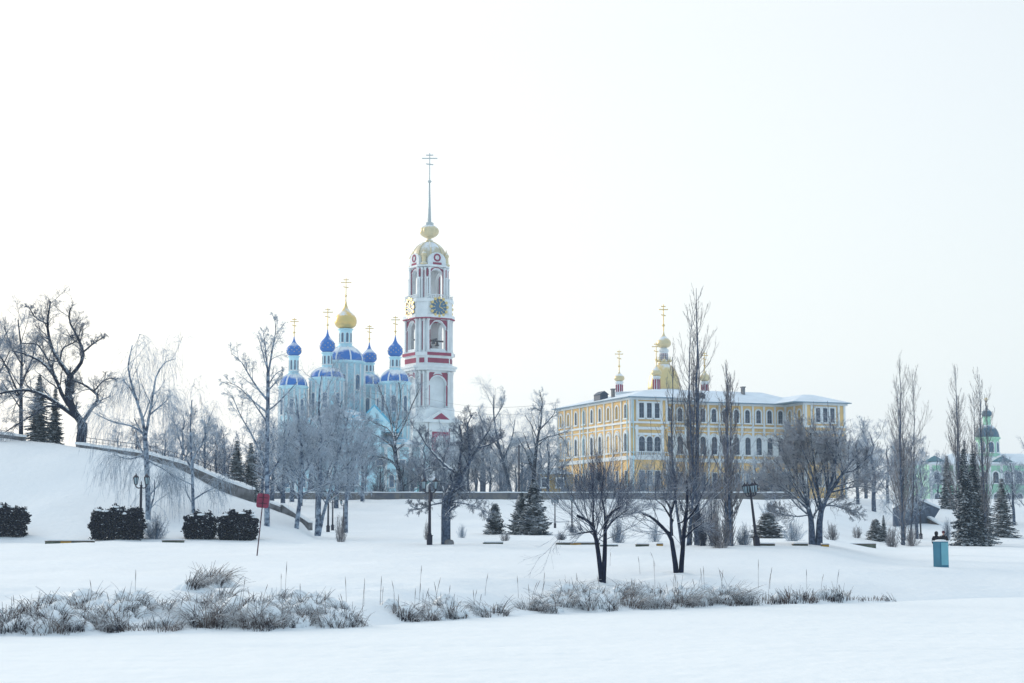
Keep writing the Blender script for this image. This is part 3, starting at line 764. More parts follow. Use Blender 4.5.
# facades: (origin t,d, direction angle, length, bays, blind set, style)
pl = Multi(); bstr = MB()
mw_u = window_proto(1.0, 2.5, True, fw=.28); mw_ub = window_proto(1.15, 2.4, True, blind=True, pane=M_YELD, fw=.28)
mw_m = window_proto(1.15, 3.3, True, fw=.42, proud=.2); mw_mb = window_proto(1.15, 3.2, True, blind=True, pane=M_YEL, fw=.42, proud=.2)
mw_g = window_proto(.95, 2.4, False, fw=.14)
mw_r = window_proto(.95, 2.7, False, fw=.3); mw_rm = window_proto(1.2, 2.7, True, fw=.25, proud=.2)
hoods = Multi()
def facade(t, d, ang, L, n, blind=(), trio=False, three=False):
    dx, dy = cos(ang), sin(ang)        # along; outward normal is to the right of it: (dy,-dx)
    def P(s, o=0.0): return (t + dx * s + dy * o, d + dy * s - dx * o)
    def fbox(mbb, s0, s1, o, z0, z1):
        a, b_, c_, e_ = P(s0, o), P(s1, o), P(s1, -.05), P(s0, -.05)
        mbb.prism([a, b_, c_, e_], z0, z1)
    sp = L / n
    for i in range(n):
        s = sp * (i + .5)
        x, y = P(s, .004)
        if trio: sx_ = [L / 2 + (i - 1) * 1.55]; x, y = P(sx_[0], .004)
        bl = i in blind
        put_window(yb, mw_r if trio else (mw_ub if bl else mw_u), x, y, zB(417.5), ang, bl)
        put_window(yb, mw_rm if trio else (mw_mb if bl else mw_m), x, y, zB(451), ang, bl)
        put_window(yb, mw_g, x, y, zB(484), ang)
        if not trio:
            # round hood over the middle window and flat hood under the string course
            h = MB(); o = arch_pts(0, 0, 2.3, 0, 8)[1:-1]; i_ = arch_pts(0, 0, 1.95, 0, 8)[1:-1]; ring(h, o, i_, -.14, .05)
            zz = zB(451) + 2.8
            hoods.add([(x + a_ * dx - b_ * -dy * -1 * -1, y + a_ * dy + b_ * dx, zz + c_) for a_, b_, c_ in h.v], h.f) if False else hoods.add([(x + a_ * dx - b_ * dy, y + a_ * dy + b_ * dx, zz + c_) for a_, b_, c_ in h.v], h.f)
    if not trio:
        for i in range(n + 1):
            s = min(max(sp * i, .18), L - .18)
            fbox(pl, s - .17, s + .17, .2, ZS + .18, ZE - .55); fbox(pl, s - .22, s + .22, .16, ZL + .35, ZS - .18); fbox(pl, s - .2, s + .2, .14, Z0 + 1.6, ZL - .35)
    else:
        for s in (.25, L * .17, L * .83, L - .25):
            fbox(pl, s - .2, s + .2, .2, ZS + .18, ZE - .55)
        fbox(pl, L * .12, L * .19, .3, ZL + .35, ZS - .5); fbox(pl, L * .81, L * .88, .3, ZL + .35, ZS - .5)
        fbox(bstr, L * .10, L * .90, .34, ZS - 1.3, ZS - .8); fbox(bstr, L * .19, L * .81, .22, ZS - 2.3, ZS - 1.9)
        # balcony balustrade
        fbox(bstr, L * .12, L * .88, .7, zB(456), zB(455)); fbox(bstr, L * .12, L * .88, .7, zB(452.2), zB(451.4))
        for k in range(16):
            q = P(L * .13 + L * .74 * k / 15, .55); bstr.lathe([(.09, zB(455)), (.14, zB(454)), (.08, zB(452.2))], 6, *q)
        for s in (.2, L - .2): fbox(pl, s - .2, s + .2, .14, Z0 + 1.6, ZL - .35)
facade(0, DR, -pi / 2, DR, 9, blind=(0, 1, 6, 7))
facade(0, 0, 0, T1, 3, trio=True)
facade(T1, DW, 0, T2 - T1, 12)
facade(T2, DW, -pi / 2, DW, 2, blind=(0, 1))
facade(T2, 0, 0, T3 - T2, 3, trio=True)
pl.build('pilaster', M_TRIM, yb); bstr.build('balcony', M_TRIM, yb); hoods.build('window_hood', M_TRIM, yb)
rf = MB(); e = .9
hip(rf, -e, 14, -e, DR + e, ZE, 1.75, 6.5); hip(rf, T2 - e - 2, T3 + e, -e, DR + e, ZE, 1.75, 5.2); hip(rf, 4, T3 - 3, DW - e, DW + 15, ZE + .004, 2.7, 7.4)
rf.build('roof', M_SNROOF, yb)
ev = MB(); wall_rects(ev, ZE + .0, ZE + .0 + .0, 0) if False else None
ev.prism([(-e - .02, -e - .02), (T1 + e, -e - .02), (T1 + e, DW - e - .02), (T2 - e - 2.0, DW - e - .02), (T2 - e - 2.02, -e - .02), (T3 + e + .02, -e - .02), (T3 + e + .02, DR + e), (-e - .02, DR + e)], ZE - .16, ZE - .004)
ev.build('eaves', mat('eaves_metal', (.16, .27, .36), .5), yb)
for (t, d, z0, w_, h, nm) in ((1.5, 16, ZE + .7, 1.6, 1.5, 'dormer'), (29.5, 12, ZE + 2.0, .25, 1.4, 'chimney'), (2.0, 12, ZE + 1.0, .22, 1.2, 'chimney'), (18.5, 9, ZE + .6, 1.5, 1.3, 'dormer')):
    c = MB()
    if nm == 'dormer':
        c.box(t - w_ / 2, t + w_ / 2, d - 1, d + 2, z0 - 1, z0 + h * .55); gable_x(c, t - w_ * .62, t + w_ * .62, d - 1.2, d + 2, z0 + h * .55, z0 + h)
        c.build(nm, M_ROOFD, yb)
    else:
        c.box(t - w_, t + w_, d - .4, d + .4, z0 - 2, z0 + h); c.box(t - w_ - .12, t + w_ + .12, d - .5, d + .5, z0 + h, z0 + h + .2); c.build(nm, M_STONE, yb)
dp = MB(); dp.tube([(-.35, .8, Z0), (-.35, .8, ZE - .6)], [.1, .1], 6); dp.tube([(-.35, 20.8, Z0), (-.35, 20.8, ZE - .6)], [.1, .1], 6); dp.tube([(.4, -.35, Z0), (.4, -.35, ZE - .6)], [.1, .1], 6)
dp.build('drainpipe', M_BLUEW, yb)

# low ochre annex left of it
an = thing('ochre_annex', 'small ochre annex with snowy roof behind the spruce beside the long ochre building', 'annex', tuple(stand(551, 300)))
b = MB(); ua = mpp(480, 300); az = an.location.z
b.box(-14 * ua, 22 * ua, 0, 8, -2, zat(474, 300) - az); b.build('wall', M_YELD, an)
b = MB(); hip(b, -15 * ua, 23 * ua, -.7, 8.7, zat(474, 300) - az + .01, 1.2, 4); b.build('roof', M_SNROOF, an)
for i in range(2): put_window(an, window_proto(1.1, 1.5, False), (-6 + 15 * i) * ua, -.02, zat(487, 300) - az)

# ---------- gold domed church behind the yellow building
GY = 340.0
gc_ = thing('gold_domed_church', 'church with a ribbed gold dome and small gold onions rising above the ochre roof', 'church', (at(665, 480, GY)[0], GY, 0))
Zg = lambda py: zat(py, GY); ug = mpp(380, GY); gx = lambda px: (px - 665) * ug
b = MB(); b.box(gx(616), gx(716), -2, 20, 8, Zg(393)); b.build('wall', M_WHITE, gc_)
b = MB(); hip(b, gx(615), gx(717), -2.5, 20.5, Zg(393) + .01, 1.2, 9); b.build('roof', M_SNROOF, gc_)
DX = 9 * 153 / F
b = MB(); b.lathe([(17.5 * ug, Zg(394)), (17.5 * ug, Zg(389)), (18.3 * ug, Zg(388.5)), (18.3 * ug, Zg(386.5))], 32, DX, 9, smooth=False); b.build('drum', M_WHITE, gc_)
b = MB(); b.lathe([(16.5 * ug, Zg(387))] + [(max(4.5 * ug, 16.5 * ug * cos(pi / 2 * i / 12) ** .8), Zg(387) + (Zg(359) - Zg(387)) * sin(pi / 2 * i / 12)) for i in range(1, 13)], 48, DX, 9, flute=.018, nf=12)
b.build('gold_dome', mat('ribbed_gold', (.74, .58, .28), .35, metal=.55, snow=.68, snow_noise=.5), gc_)
b = MB(); b.lathe([(6 * ug, Zg(361)), (6 * ug, Zg(357)), (5 * ug, Zg(356))], 16, DX, 9); b.build('balcony_ring', M_PGOLD, gc_)
for i in range(8):
    a = 2 * pi * i / 8; b = MB(); bx, by = DX + 7 * ug * cos(a), 9 + 7 * ug * sin(a)
    b.lathe([(.05, Zg(358)), (.4, Zg(356)), (.05, Zg(354.5))], 8, bx, by); b.lathe([(.06, Zg(358)), (.06, Zg(352))], 5, bx, by); b.build('gilt_pinnacle', M_PGOLD, gc_)
b = MB(); b.lathe([(4.3 * ug, Zg(358)), (4.0 * ug, Zg(348)), (5.4 * ug, Zg(346.5)), (5.2 * ug, Zg(345.5)), (3 * ug, Zg(343))], 12, DX, 9, smooth=False); lo_ = b.build('lantern', M_WHITE, gc_)
lp = window_proto(.5, 1.4, True, pane=M_RED, fw=.08, proud=.05)
for i in range(12):
    a = 2 * pi * (i + .5) / 12
    if sin(a) < .3: put_window(lo_, lp, DX + 4.0 * ug * cos(a), 9 + 4.0 * ug * sin(a), Zg(356), a + pi / 2)
b = MB(); b.lathe(onion(7.3 * ug, Zg(343), Zg(325) - Zg(343)), 24, DX, 9, flute=.03, nf=12); b.build('onion_dome', M_PGOLD, gc_)
cross(gc_, DX, 9, Zg(325), Zg(298.5) - Zg(325), M_GOLD, w_=.36, th=.11)
for px, dy, pb, po1, po0, pc in ((621.5, 4, 392, 380, 368, 348), (657, -1, 392, 377, 364, 343), (708, 4, 398, 380, 367, 350)):
    b = MB(); b.lathe([(3.5 * ug, Zg(pb)), (3.2 * ug, Zg(po1) - .4), (4.2 * ug, Zg(po1) - .3), (4.2 * ug, Zg(po1)), (2.2 * ug, Zg(po1) + .2)], 8, gx(px), dy, smooth=False); lo_ = b.build('small_drum', M_WHITE, gc_)
    s = MB()
    for i in range(8):
        a = 2 * pi * (i + .5) / 8; s.lathe([(.16, Zg(pb) + .2), (.16, Zg(po1) - .6)], 5, gx(px) + 3.2 * ug * cos(a), dy + 3.2 * ug * sin(a))
    s.build('crimson_colonnette', M_RED, lo_)
    b = MB(); b.lathe(onion(5.3 * ug, Zg(po1) + .1, Zg(po0) - Zg(po1)), 18, gx(px), dy); b.build('small_onion', M_PGOLD, gc_)
    cross(gc_, gx(px), dy, Zg(po0), Zg(pc) - Zg(po0), M_GOLD, w_=.42, th=.09)

# ---------- green church, far right
EY = 400.0
gr = thing('green_church', 'mint green church with white trim and small grey blue onion dome', 'church', (at(988, 480, EY)[0], EY, 0), radians(4))
Ze = lambda py: zat(py, EY); ue = mpp(440, EY); ex = lambda px: (px - 988) * ue
b = MB(); b.box(ex(928), ex(1075), 0, 22, 6, Ze(464)); b.build('wall', M_GREEN, gr)
b = MB(); hip(b, ex(926), ex(1077), -.9, 23, Ze(464) + .01, Ze(452) - Ze(464), 9); b.build('roof', M_SNROOF, gr)
b = Multi()
for px in range(930, 1075, 12): b.box(ex(px) - .3, ex(px) + .3, -.2, .05, 6, Ze(465.5))
b.box(ex(927), ex(1076), -.4, .05, Ze(465.5), Ze(464) - .01)
b.build('pilaster', M_TRIM, gr)
wp = window_proto(1.3, 2.6, True, fw=.35)
for px in range(936, 1070, 12): put_window(gr, wp, ex(px), -.004, Ze(483)); put_window(gr, wp, ex(px), -.004, Ze(505))
GX = 3.0
b = MB(); b.lathe([(11.5 * ue, Ze(458)), (11.5 * ue, Ze(438)), (13 * ue, Ze(437)), (13 * ue, Ze(435.5))], 8, GX, 8, rot=pi / 8, smooth=False); lo_ = b.build('drum', M_GREEN, gr)
for i in range(8):
    a = 2 * pi * i / 8
    if sin(a) < .5: put_window(lo_, window_proto(1.1, 2.4, True, pane=M_PANEB), GX + 11.5 * ue * .924 * cos(a), 8 + 11.5 * ue * .924 * sin(a), Ze(451), a + pi / 2)
b = MB(); b.lathe(half_dome(12 * ue, Ze(436), Ze(422) - Ze(436), 8, 3 * ue), 24, GX, 8); b.build('dome', M_GDOME, gr)
b = MB(); b.lathe([(4.2 * ue, Ze(424)), (4.0 * ue, Ze(416)), (5 * ue, Ze(415)), (2.4 * ue, Ze(414))], 8, GX, 8, smooth=False); b.build('lantern', M_GREEN, gr)
b = MB(); b.lathe(onion(5.2 * ue, Ze(414.5), Ze(402) - Ze(414.5)), 20, GX, 8); b.build('onion_dome', M_GDOME, gr)
cross(gr, GX, 8, Ze(403), 1.9, M_GOLD, w_=.5, th=.07, ball=False)
for px in (1004, 935):
    b = MB(); gable_x(b, ex(px) - 2.6, ex(px) + 2.6, .5, 6, Ze(461.5), Ze(455.5)); b.build('dormer', mat('teal_sheet', (.10, .22, .26), .5, snow=.8), gr)
oh = thing('orange_roofed_house', 'small house whose orange roof shows behind the mint green church', 'house', (at(1018, 480, 440)[0], 440, 0))
b = MB(); b.box(-6, 14, 0, 10, 8, zat(462, 440)); b.build('wall', M_WHITE, oh)
b = MB(); hip(b, -7, 15, -1, 11, zat(462, 440) + .01, zat(455, 440) - zat(462, 440), 5.5); b.build('roof', M_ORANGE, oh)
b = MB(); b.box(-3, -2, 2.5, 3.5, zat(462, 440), zat(453.5, 440)); b.build('chimney', M_STONE, oh)
put_window(oh, window_proto(1.2, 1.6, False), 0, -.02, 20)
# ------------------------------------------------------------------ WALLS, RAMPS
def strip_wall(name, label, pts, hts, m, th=.5, cap=.18, below=1.2, group=None, rail=False, cat='wall', capw=.12):
    """wall along world points (x,y,zbottom) with heights; snow cap as a part"""
    p0 = pts[0]; root = thing(name, label, cat, tuple(p0), group=group)
    P = np.array(pts, float); n = len(P)
    T = np.gradient(P[:, :2], axis=0); T /= np.linalg.norm(T, axis=1, keepdims=True); Nn = np.stack([-T[:, 1], T[:, 0]], 1)
    def solid(zb, zt, half):
        vs = []; fs = []
        for i in range(n):
            a = P[i, :2] - Nn[i] * half; b = P[i, :2] + Nn[i] * half
            vs += [(*a, zb[i]), (*b, zb[i]), (*b, zt[i]), (*a, zt[i])]
        for i in range(n - 1):
            o = i * 4; q = o + 4
            for k in range(4): fs.append((o + k, q + k, q + (k + 1) % 4, o + (k + 1) % 4))
        fs += [(0, 1, 2, 3), (n * 4 - 1, n * 4 - 2, n * 4 - 3, n * 4 - 4)]
        mb = MB(); mb.add([tuple(np.array(v) - p0) for v in vs], fs); return mb
    top = P[:, 2] + np.array(hts)
    solid(P[:, 2] - below, top, th / 2).build('masonry', m, root)
    if cap:
        c = cap * (1 + .25 * np.sin(np.arange(n) * 1.7)); solid(top + .003, top + c, th / 2 + capw).build('snow_cap', M_CAP, root)
    if rail:
        b = MB(); q = [tuple(np.array([P[i, 0], P[i, 1], top[i] + .75]) - p0) for i in range(n)]; b.tube(q, [.028] * n, 5)
        q = [tuple(np.array([P[i, 0], P[i, 1], top[i] + .42]) - p0) for i in range(n)]; b.tube(q, [.018] * n, 5)
        for i in range(n): b.tube([tuple(np.array([P[i, 0], P[i, 1], top[i]]) - p0), tuple(np.array([P[i, 0], P[i, 1], top[i] + .78]) - p0)], [.026, .026], 5)
        b.build('railing', M_IRON, root)
    return root
def crest(pxs, dy=0.0, off=0.0):
    o = []
    for px in pxs:
        py = np.interp(px, CR_PX, CR_PY) + dy; yk = np.interp(px, CR_PX, CR_YK); p = at(px, py, yk * K + off); o.append((p[0], p[1], p[2]))
    return o
pxs = list(range(-120, 32, 8))
strip_wall('hilltop_parapet', 'low dark parapet under snow on the hilltop beneath the spruces', crest(pxs, 0, -1.0), [.28] * len(pxs), M_STONE, .5, .25, .4)
pxs = list(range(78, 254, 6))
strip_wall('ramp_wall', 'long stone retaining wall sloping down the snowy hill with a thin railing', crest(pxs, 0, -.6), list(np.interp(pxs, [78, 147, 189, 219, 253], [.2, .4, .65, 1.0, 1.1])), M_STONE, .6, .22, .5, rail=True)
pxs = [270, 273, 276, 279, 282]
strip_wall('short_ramp_wall', 'short piece of stone ramp wall right of the red sign', crest(pxs, -1, -.4), [.45] * 5, M_STONE, .5, .15, .4)
pts = crest([283, 290, 297, 304, 311], 0, -.3); zt_ = pts[0][2] + .85
strip_wall('ramp_end_wall', 'wedge shaped end of the stone ramp wall among the birch trunks', pts, [max(.12, .8 - .16 * i) for i in range(5)], M_STONE, .5, .08, .5)
# embankment wall across the middle
YW = 172 * K
pts = []
for px in range(266, 806, 9):
    p = at(px, 500.5, YW); pts.append((p[0], YW, p[2]))
bw = strip_wall('embankment_wall', 'long low stone wall on the snowy slope below the cathedral and ochre building', pts, [1.15] * len(pts), mat('wall_stone', (.20, .185, .17), .9, col2=(.11, .12, .15), vscale=.7, bump=.5, bscale=2), .6, .16, 2.5)
b = MB()
for i, p in enumerate(pts[::3]): b.box(p[0] - p[0] * 0 - pts[0][0] - .22, p[0] - pts[0][0] + .22, -.36, .36, -1, p[2] - pts[0][2] + 1.12)
b.build('buttress', M_STONE, bw)
# right-hand ramp abutment
def quadwall(name, label, pix, Y0, Y1, m, capm=True, cat='wall'):
    """pix: outline in picture points ordered around; placed on a plane from depth Y0 (first px) to Y1 (last px), 0.8 m thick"""
    xsn = [p[0] for p in pix]; a, b_ = min(xsn), max(xsn)
    W = [at(px, py, Y0 + (Y1 - Y0) * (px - a) / (b_ - a)) for px, py in pix]
    root = thing(name, label, cat, tuple(W[0])); n = len(W); base = W[0]
    vs = [tuple(v - base) for v in W] + [tuple(v - base + np.array([0, .8, 0])) for v in W]
    mb = MB(); mb.add(vs, [tuple(range(n)), tuple(range(2 * n - 1, n - 1, -1))] + [(i, (i + 1) % n, n + (i + 1) % n, n + i)[::-1] for i in range(n)])
    mb.build('masonry', m, root)
    sc_ = MB()
    for i in range(2):
        a, b_ = W[i] - base, W[i + 1] - base; o = np.array([0, -.25, 0]); q = np.array([0, 1.15, 0]); up = np.array([0, 0, .02]); u2 = np.array([0, 0, .34])
        sc_.add([tuple(v) for v in (a + o + up, b_ + o + up, b_ + q + up, a + q + up, a + o + u2, b_ + o + u2, b_ + q + u2, a + q + u2)], [(3, 2, 1, 0), (4, 5, 6, 7), (0, 1, 5, 4), (1, 2, 6, 5), (2, 3, 7, 6), (3, 0, 4, 7)])
    sc_.build('snow_cap', M_CAP, root); return root
M_DST = mat('dark_stone', (.06, .085, .13), .9, var=.25, vscale=.8, bump=.4, bscale=2)
rw = quadwall('abutment_wall', 'dark triangular stone abutment wall beside the slender poplar and lamp', [(894, 508), (912, 497), (940, 509), (929, 527), (908, 529), (894, 529)], 232, 240, M_DST)

pts = []
for i in range(6):
    px = 929 + i * 4; p = at(px, 527 + i * 1.2, 238 - i); pts.append((p[0], p[1], p[2]))
strip_wall('brown_ramp_wall', 'short brown stone wall sloping down right of the dark abutment', pts, [1.3 - .15 * i for i in range(6)], mat('brown_stone', (.13, .10, .09), .9, var=.4, vscale=1.2, bump=.5, bscale=3), .5, .2, 2.5)
pts = []
for i in range(6):
    px = 913 + i * 5.8; p = at(px, 496 + i * 2.4, 237); pts.append((p[0], p[1] + .4, p[2]))
# ------------------------------------------------------------------ TREES
def tree_obj(label, base, wood_levels, twig_levels, mw, mt, name='bare_tree', group=None, cat='tree'):
    """wood_levels / twig_levels: [(P,R,sides)] in world coordinates"""
    root = thing(name, label, cat, tuple(base), group=group)
    W = Wood()
    for P, R, S in wood_levels: W.add(P, R, S)
    link('trunk', W.mesh('trunk', base), mw, root)
    Tw = Wood()
    for P, R, S in twig_levels: Tw.add(P, R, S)
    if Tw.n: link('crown', Tw.mesh('crown', base), mt, root)
    return root
def limbs_from_picture(limbs, Y, rng, amp=1.0, K_=10, ph=0.0):
    """limbs: list of (points, r0, r1) with points in picture coordinates; bends in depth follow one smooth field so joints stay joined"""
    bx, by = limbs[0][0][0]; HT = by - min(p_[1] for l_ in limbs for p_ in l_[0])
    out_ = []
    for pts, r0, r1 in limbs:
        r0 *= .8; q = resample(np.array(pts, float), K_)
        W = []
        for px, py in q:
            h = max(0, by - py)
            dpt = amp * float(sstep(.22 * HT, .85 * HT, h)) * .16 * HT * (sin((px - bx) * 3.2 / HT + ph) + .8 * sin(h * 3.5 / HT + ph * 2 + (px - bx) * 2 / HT)) * (Y / F)
            W.append(at(px, py, Y + dpt))
        out_.append((np.array(W)[None], np.linspace(r0, r1, K_)[None]))
    return np.concatenate([a for a, b in out_]), np.concatenate([b for a, b in out_])

def traced(label, limbs, Y, seed, spec, mw=M_BARK, mt=M_TWIG, amp=1.0, name='bare_tree', group=None, drop=.5):
    rng = np.random.default_rng(seed)
    P, R = limbs_from_picture(limbs, Y, rng, amp, ph=seed)
    base = P[0, 0].copy()
    for i, l_ in enumerate(limbs):
        if abs(l_[0][0][1] - limbs[0][0][0][1]) < 3 and abs(l_[0][0][0] - limbs[0][0][0][0]) < 14: P[i, 0, 2] -= drop
    wood = [(P, R, 7)]; tw = []; cur = (P, R)
    for i, s in enumerate(spec):
        s = dict(s); tog = s.pop('keep', False); wd = s.pop('wood', False); S = s.pop('S', 3)
        nxt = branch(cur[0], cur[1], rng, **s)
        (wood if wd else tw).append((nxt[0], nxt[1], S if not wd else 5))
        cur = nxt if not tog else (nxt if nxt[0].shape[1] != cur[0].shape[1] else cat2(cur, nxt))
    return tree_obj(label, base, wood, tw, mw, mt, name, group)
def px_pts(s, ox, oy, k):
    v = [float(t) for t in s.replace(',', ' ').split()]
    return [(ox + v[i] / k, oy + v[i + 1] / k) for i in range(0, len(v), 2)]

SP_OAK = [dict(n=11, ang=(25, 60), length=.30, K_=8, t0=.2, wig=.13, trop=.02, rr=.42, rmin=.022, taper=.35, wood=True),
          dict(n=6, ang=(25, 60), length=.55, K_=6, t0=.15, wig=.15, trop=.02, rr=.5, rmin=.013, taper=.3),
          dict(n=6, ang=(25, 60), length=.65, K_=5, t0=.12, wig=.15, trop=.02, rr=.6, rmin=.009, taper=.3),
          dict(n=5, ang=(25, 60), length=.65, K_=4, t0=.15, wig=.15, rr=.75, rmin=.007, taper=.3)]
Z1 = lambda s: px_pts(s, 0, 280, 4.267)
YO = 112 * K * .975
traced('large old tree with crooked spreading limbs on the hilltop, the tallest on the left',
       [(Z1('345 683 352 645 350 610'), .62, .5), (Z1('350 610 310 555 290 490 300 410'), .46, .34), (Z1('300 410 255 350 215 280 200 190 215 90'), .3, .07),
        (Z1('310 555 268 500 240 420 185 350 120 320 50 300'), .28, .07), (Z1('240 420 200 330 160 270 90 270'), .16, .05),
        (Z1('325 585 270 545 190 490 110 465 0 482 -60 500'), .3, .08), (Z1('262 540 200 535 150 570 90 605 20 650'), .15, .05),
        (Z1('350 610 390 550 426 500 405 478 350 440 315 430'), .26, .08), (Z1('400 476 440 430 480 415 500 440'), .1, .03),
        (Z1('300 410 345 360 360 310 325 230 290 170 300 120'), .26, .06), (Z1('358 305 400 270 440 245'), .12, .04), (Z1('255 350 265 290 330 260 350 190'), .12, .04), (Z1('205 190 150 160 120 110'), .1, .04)],
       YO, 3, SP_OAK, M_BARK, M_TWIGD, name='oak_tree')
traced('slender straight trunked tree at the left edge of the hilltop beside a spruce',
       [([(21, 440), (21, 410), (21, 385), (22, 355), (18, 320)], .3, .06), ([(21, 400), (8, 370), (-6, 345)], .14, .05), ([(21, 385), (32, 360), (38, 335)], .12, .04), ([(22, 365), (10, 345), (4, 325)], .1, .04)],
       112 * K + 6, 5, SP_OAK, M_BARK, M_TWIG, name='bare_tree')
traced('half seen tree whose frosted twigs reach in from the left edge of the hilltop',
       [([(-22, 440), (-18, 400), (-12, 370), (-16, 335)], .32, .06), ([(-18, 400), (0, 372), (10, 350)], .16, .05), ([(-14, 385), (4, 390), (18, 396)], .12, .04), ([(-14, 370), (0, 345), (8, 330)], .12, .04)],
       112 * K + 10, 6, SP_OAK, M_BARK, M_TWIG)

# weeping birches
SP_WEEP = [dict(n=8, ang=(20, 50), length=.36, K_=7, t0=.2, wig=.1, trop=.06, rr=.45, rmin=.02, taper=.35, wood=True),
           dict(n=4, ang=(20, 55), length=.6, K_=6, t0=.2, wig=.13, trop=.0, rr=.5, rmin=.013),
           dict(n=5, ang=(30, 80), length=2.6, K_=7, t0=.15, wig=.07, trop=-.55, rr=.5, rmin=.0085, absl=True),
           dict(n=2, ang=(20, 50), length=.35, K_=4, t0=.1, wig=.08, trop=-.4, rr=.7, rmin=.007)]
def weep(label, limbs, Y, seed, L=3.4, n3=7, mt=M_TWIGW, mw=M_BIRCH, amp=.8, name='birch_tree', group=None, n1=7):
    sp = [dict(s) for s in SP_WEEP]; sp[2]['length'] = L; sp[2]['n'] = n3; sp[0]['n'] = n1
    return traced(label, limbs, Y, seed, sp, mw, mt, amp, name, group)
Z2 = lambda s: px_pts(s, 90, 330, 4.018)
weep('tall weeping birch with long hanging frosted twigs behind the double lamp on the left',
     [([(148, 537), (148, 500), (147, 470), (145, 438)], .28, .2), (Z2('222 440 215 370 190 290 170 230 150 150 170 60'), .18, .04), (Z2('222 440 240 330 255 250 265 180 300 125 345 115'), .16, .03),
      (Z2('222 420 170 385 90 370 20 335'), .12, .03), (Z2('190 290 160 230 130 200'), .1, .03), (Z2('240 340 290 300 330 260'), .1, .03), (Z2('222 520 300 560 350 600'), .1, .03), (Z2('222 500 160 520 90 500'), .1, .03)],
     136, 11, 4.0, 5, n1=6)
weep('smaller frosted birch between the double lamp and the two clipped hedges',
     [([(194, 536), (193, 500), (192, 465), (190, 430), (192, 400)], .22, .04), ([(193, 500), (205, 492), (216, 487), (224, 478)], .1, .03), ([(192, 470), (182, 450), (176, 425)], .1, .03), ([(192, 460), (204, 440), (210, 415)], .1, .03), ([(193, 485), (178, 478), (166, 470)], .08, .03)],
     139, 12, 2.2, 5)
SP_BIR = [dict(n=10, ang=(25, 50), length=.32, K_=7, t0=.2, wig=.1, trop=.06, rr=.45, rmin=.02, taper=.35, wood=True),
          dict(n=6, ang=(25, 55), length=.5, K_=6, t0=.15, wig=.13, trop=.0, rr=.5, rmin=.012),
          dict(n=6, ang=(30, 70), length=.6, K_=6, t0=.15, wig=.1, trop=-.15, rr=.6, rmin=.009),
          dict(n=4, ang=(20, 60), length=.6, K_=5, t0=.1, wig=.1, trop=-.22, rr=.7, rmin=.007)]
Z3 = lambda s: px_pts(s, 180, 260, 4.27)
traced('tallest birch just behind the red sign, with a few high thin leaning branches',
       [([(267, 534), (267, 495), (267, 450), (268, 400), (268, 372)], .3, .14), (Z3('375 480 365 380 355 300'), .1, .02), (Z3('378 480 395 380 410 300 404 245'), .12, .02), (Z3('375 600 340 560 300 500 260 430 220 400'), .12, .02),
        (Z3('370 650 310 600 250 540 200 520'), .1, .02), (Z3('375 560 410 520 440 470'), .09, .02), ([(267, 470), (255, 440), (240, 415), (232, 395)], .12, .03), ([(267, 480), (282, 455), (290, 430)], .1, .03)],
       138, 13, SP_BIR, M_BIRCH, M_TWIGW, .8, 'birch_tree')
SP_FR = [dict(n=13, ang=(25, 60), length=.34, K_=7, t0=.15, wig=.1, trop=.05, rr=.4, rmin=.022, taper=.3, wood=True),
         dict(n=8, ang=(25, 60), length=.55, K_=6, t0=.12, wig=.12, trop=.0, rr=.45, rmin=.012, taper=.3),
         dict(n=6, ang=(30, 70), length=.6, K_=6, t0=.12, wig=.1, trop=-.12, rr=.6, rmin=.009, taper=.3),
         dict(n=3, ang=(20, 60), length=.7, K_=5, t0=.1, wig=.1, trop=-.3, rr=.75, rmin=.0075)]
Z4 = lambda s: px_pts(s, 180, 400, 4.27)
traced('frosted birch whose leaning trunk crosses the wedge end of the ramp wall',
     [([(295, 535), (299, 510), (301, 485), (303, 460), (300, 430), (296, 395)], .26, .05), (Z4('520 340 470 290 450 240 440 180'), .12, .03), (Z4('520 330 560 260 600 200 640 150'), .12, .03), (Z4('525 400 600 370 680 340'), .1, .03), (Z4('510 290 520 200 500 100'), .1, .03)],
     141, 14, SP_FR, M_BIRCH, M_TWIGW, .8, 'birch_tree')
traced('broad frosted birch with a trunk forked from the snow beside the three lamps',
     [([(317, 530), (319, 505), (320, 480), (321, 440), (318, 400), (322, 375)], .28, .05), ([(319, 530), (325, 508), (333, 480), (342, 440), (350, 410)], .2, .04), ([(320, 470), (308, 445), (298, 420)], .12, .03), ([(321, 450), (335, 430), (342, 400)], .12, .03), ([(328, 495), (345, 485), (368, 488)], .09, .03), ([(333, 480), (350, 462), (364, 440)], .09, .03)],
     144, 15, SP_FR, M_BIRCH, M_TWIGW, .8, 'birch_tree')
traced('frosted birch just below the cathedral, farther back than its two neighbours',
     [([(346, 527), (346, 505), (348, 470), (346, 430), (342, 400)], .24, .04), ([(347, 480), (358, 460), (366, 435)], .1, .03), ([(347, 470), (335, 450), (330, 420)], .1, .03)],
     150, 16, SP_FR, M_BIRCH, M_TWIGW, .8, 'birch_tree')
Z5 = lambda s: px_pts(s, 330, 370, 4.879)
YBW = 174 * K + 2
traced('dark bare tree with curving limbs in front of the cathedral, right of the birches',
       [(Z5('360 640 350 560 335 490 320 430 318 380'), .42, .3), (Z5('318 380 305 300 290 220 265 150 230 60'), .22, .06), (Z5('318 370 320 280 340 200 345 110 335 60'), .22, .06), (Z5('322 340 370 250 400 170 440 90'), .2, .05),
        (Z5('335 490 300 440 250 425 200 420'), .2, .06), (Z5('318 385 270 345 210 310 170 320'), .18, .05), (Z5('318 330 280 280 220 262 160 220'), .14, .04)],
       YBW, 21, SP_OAK, M_BARK, M_TWIG, 2)
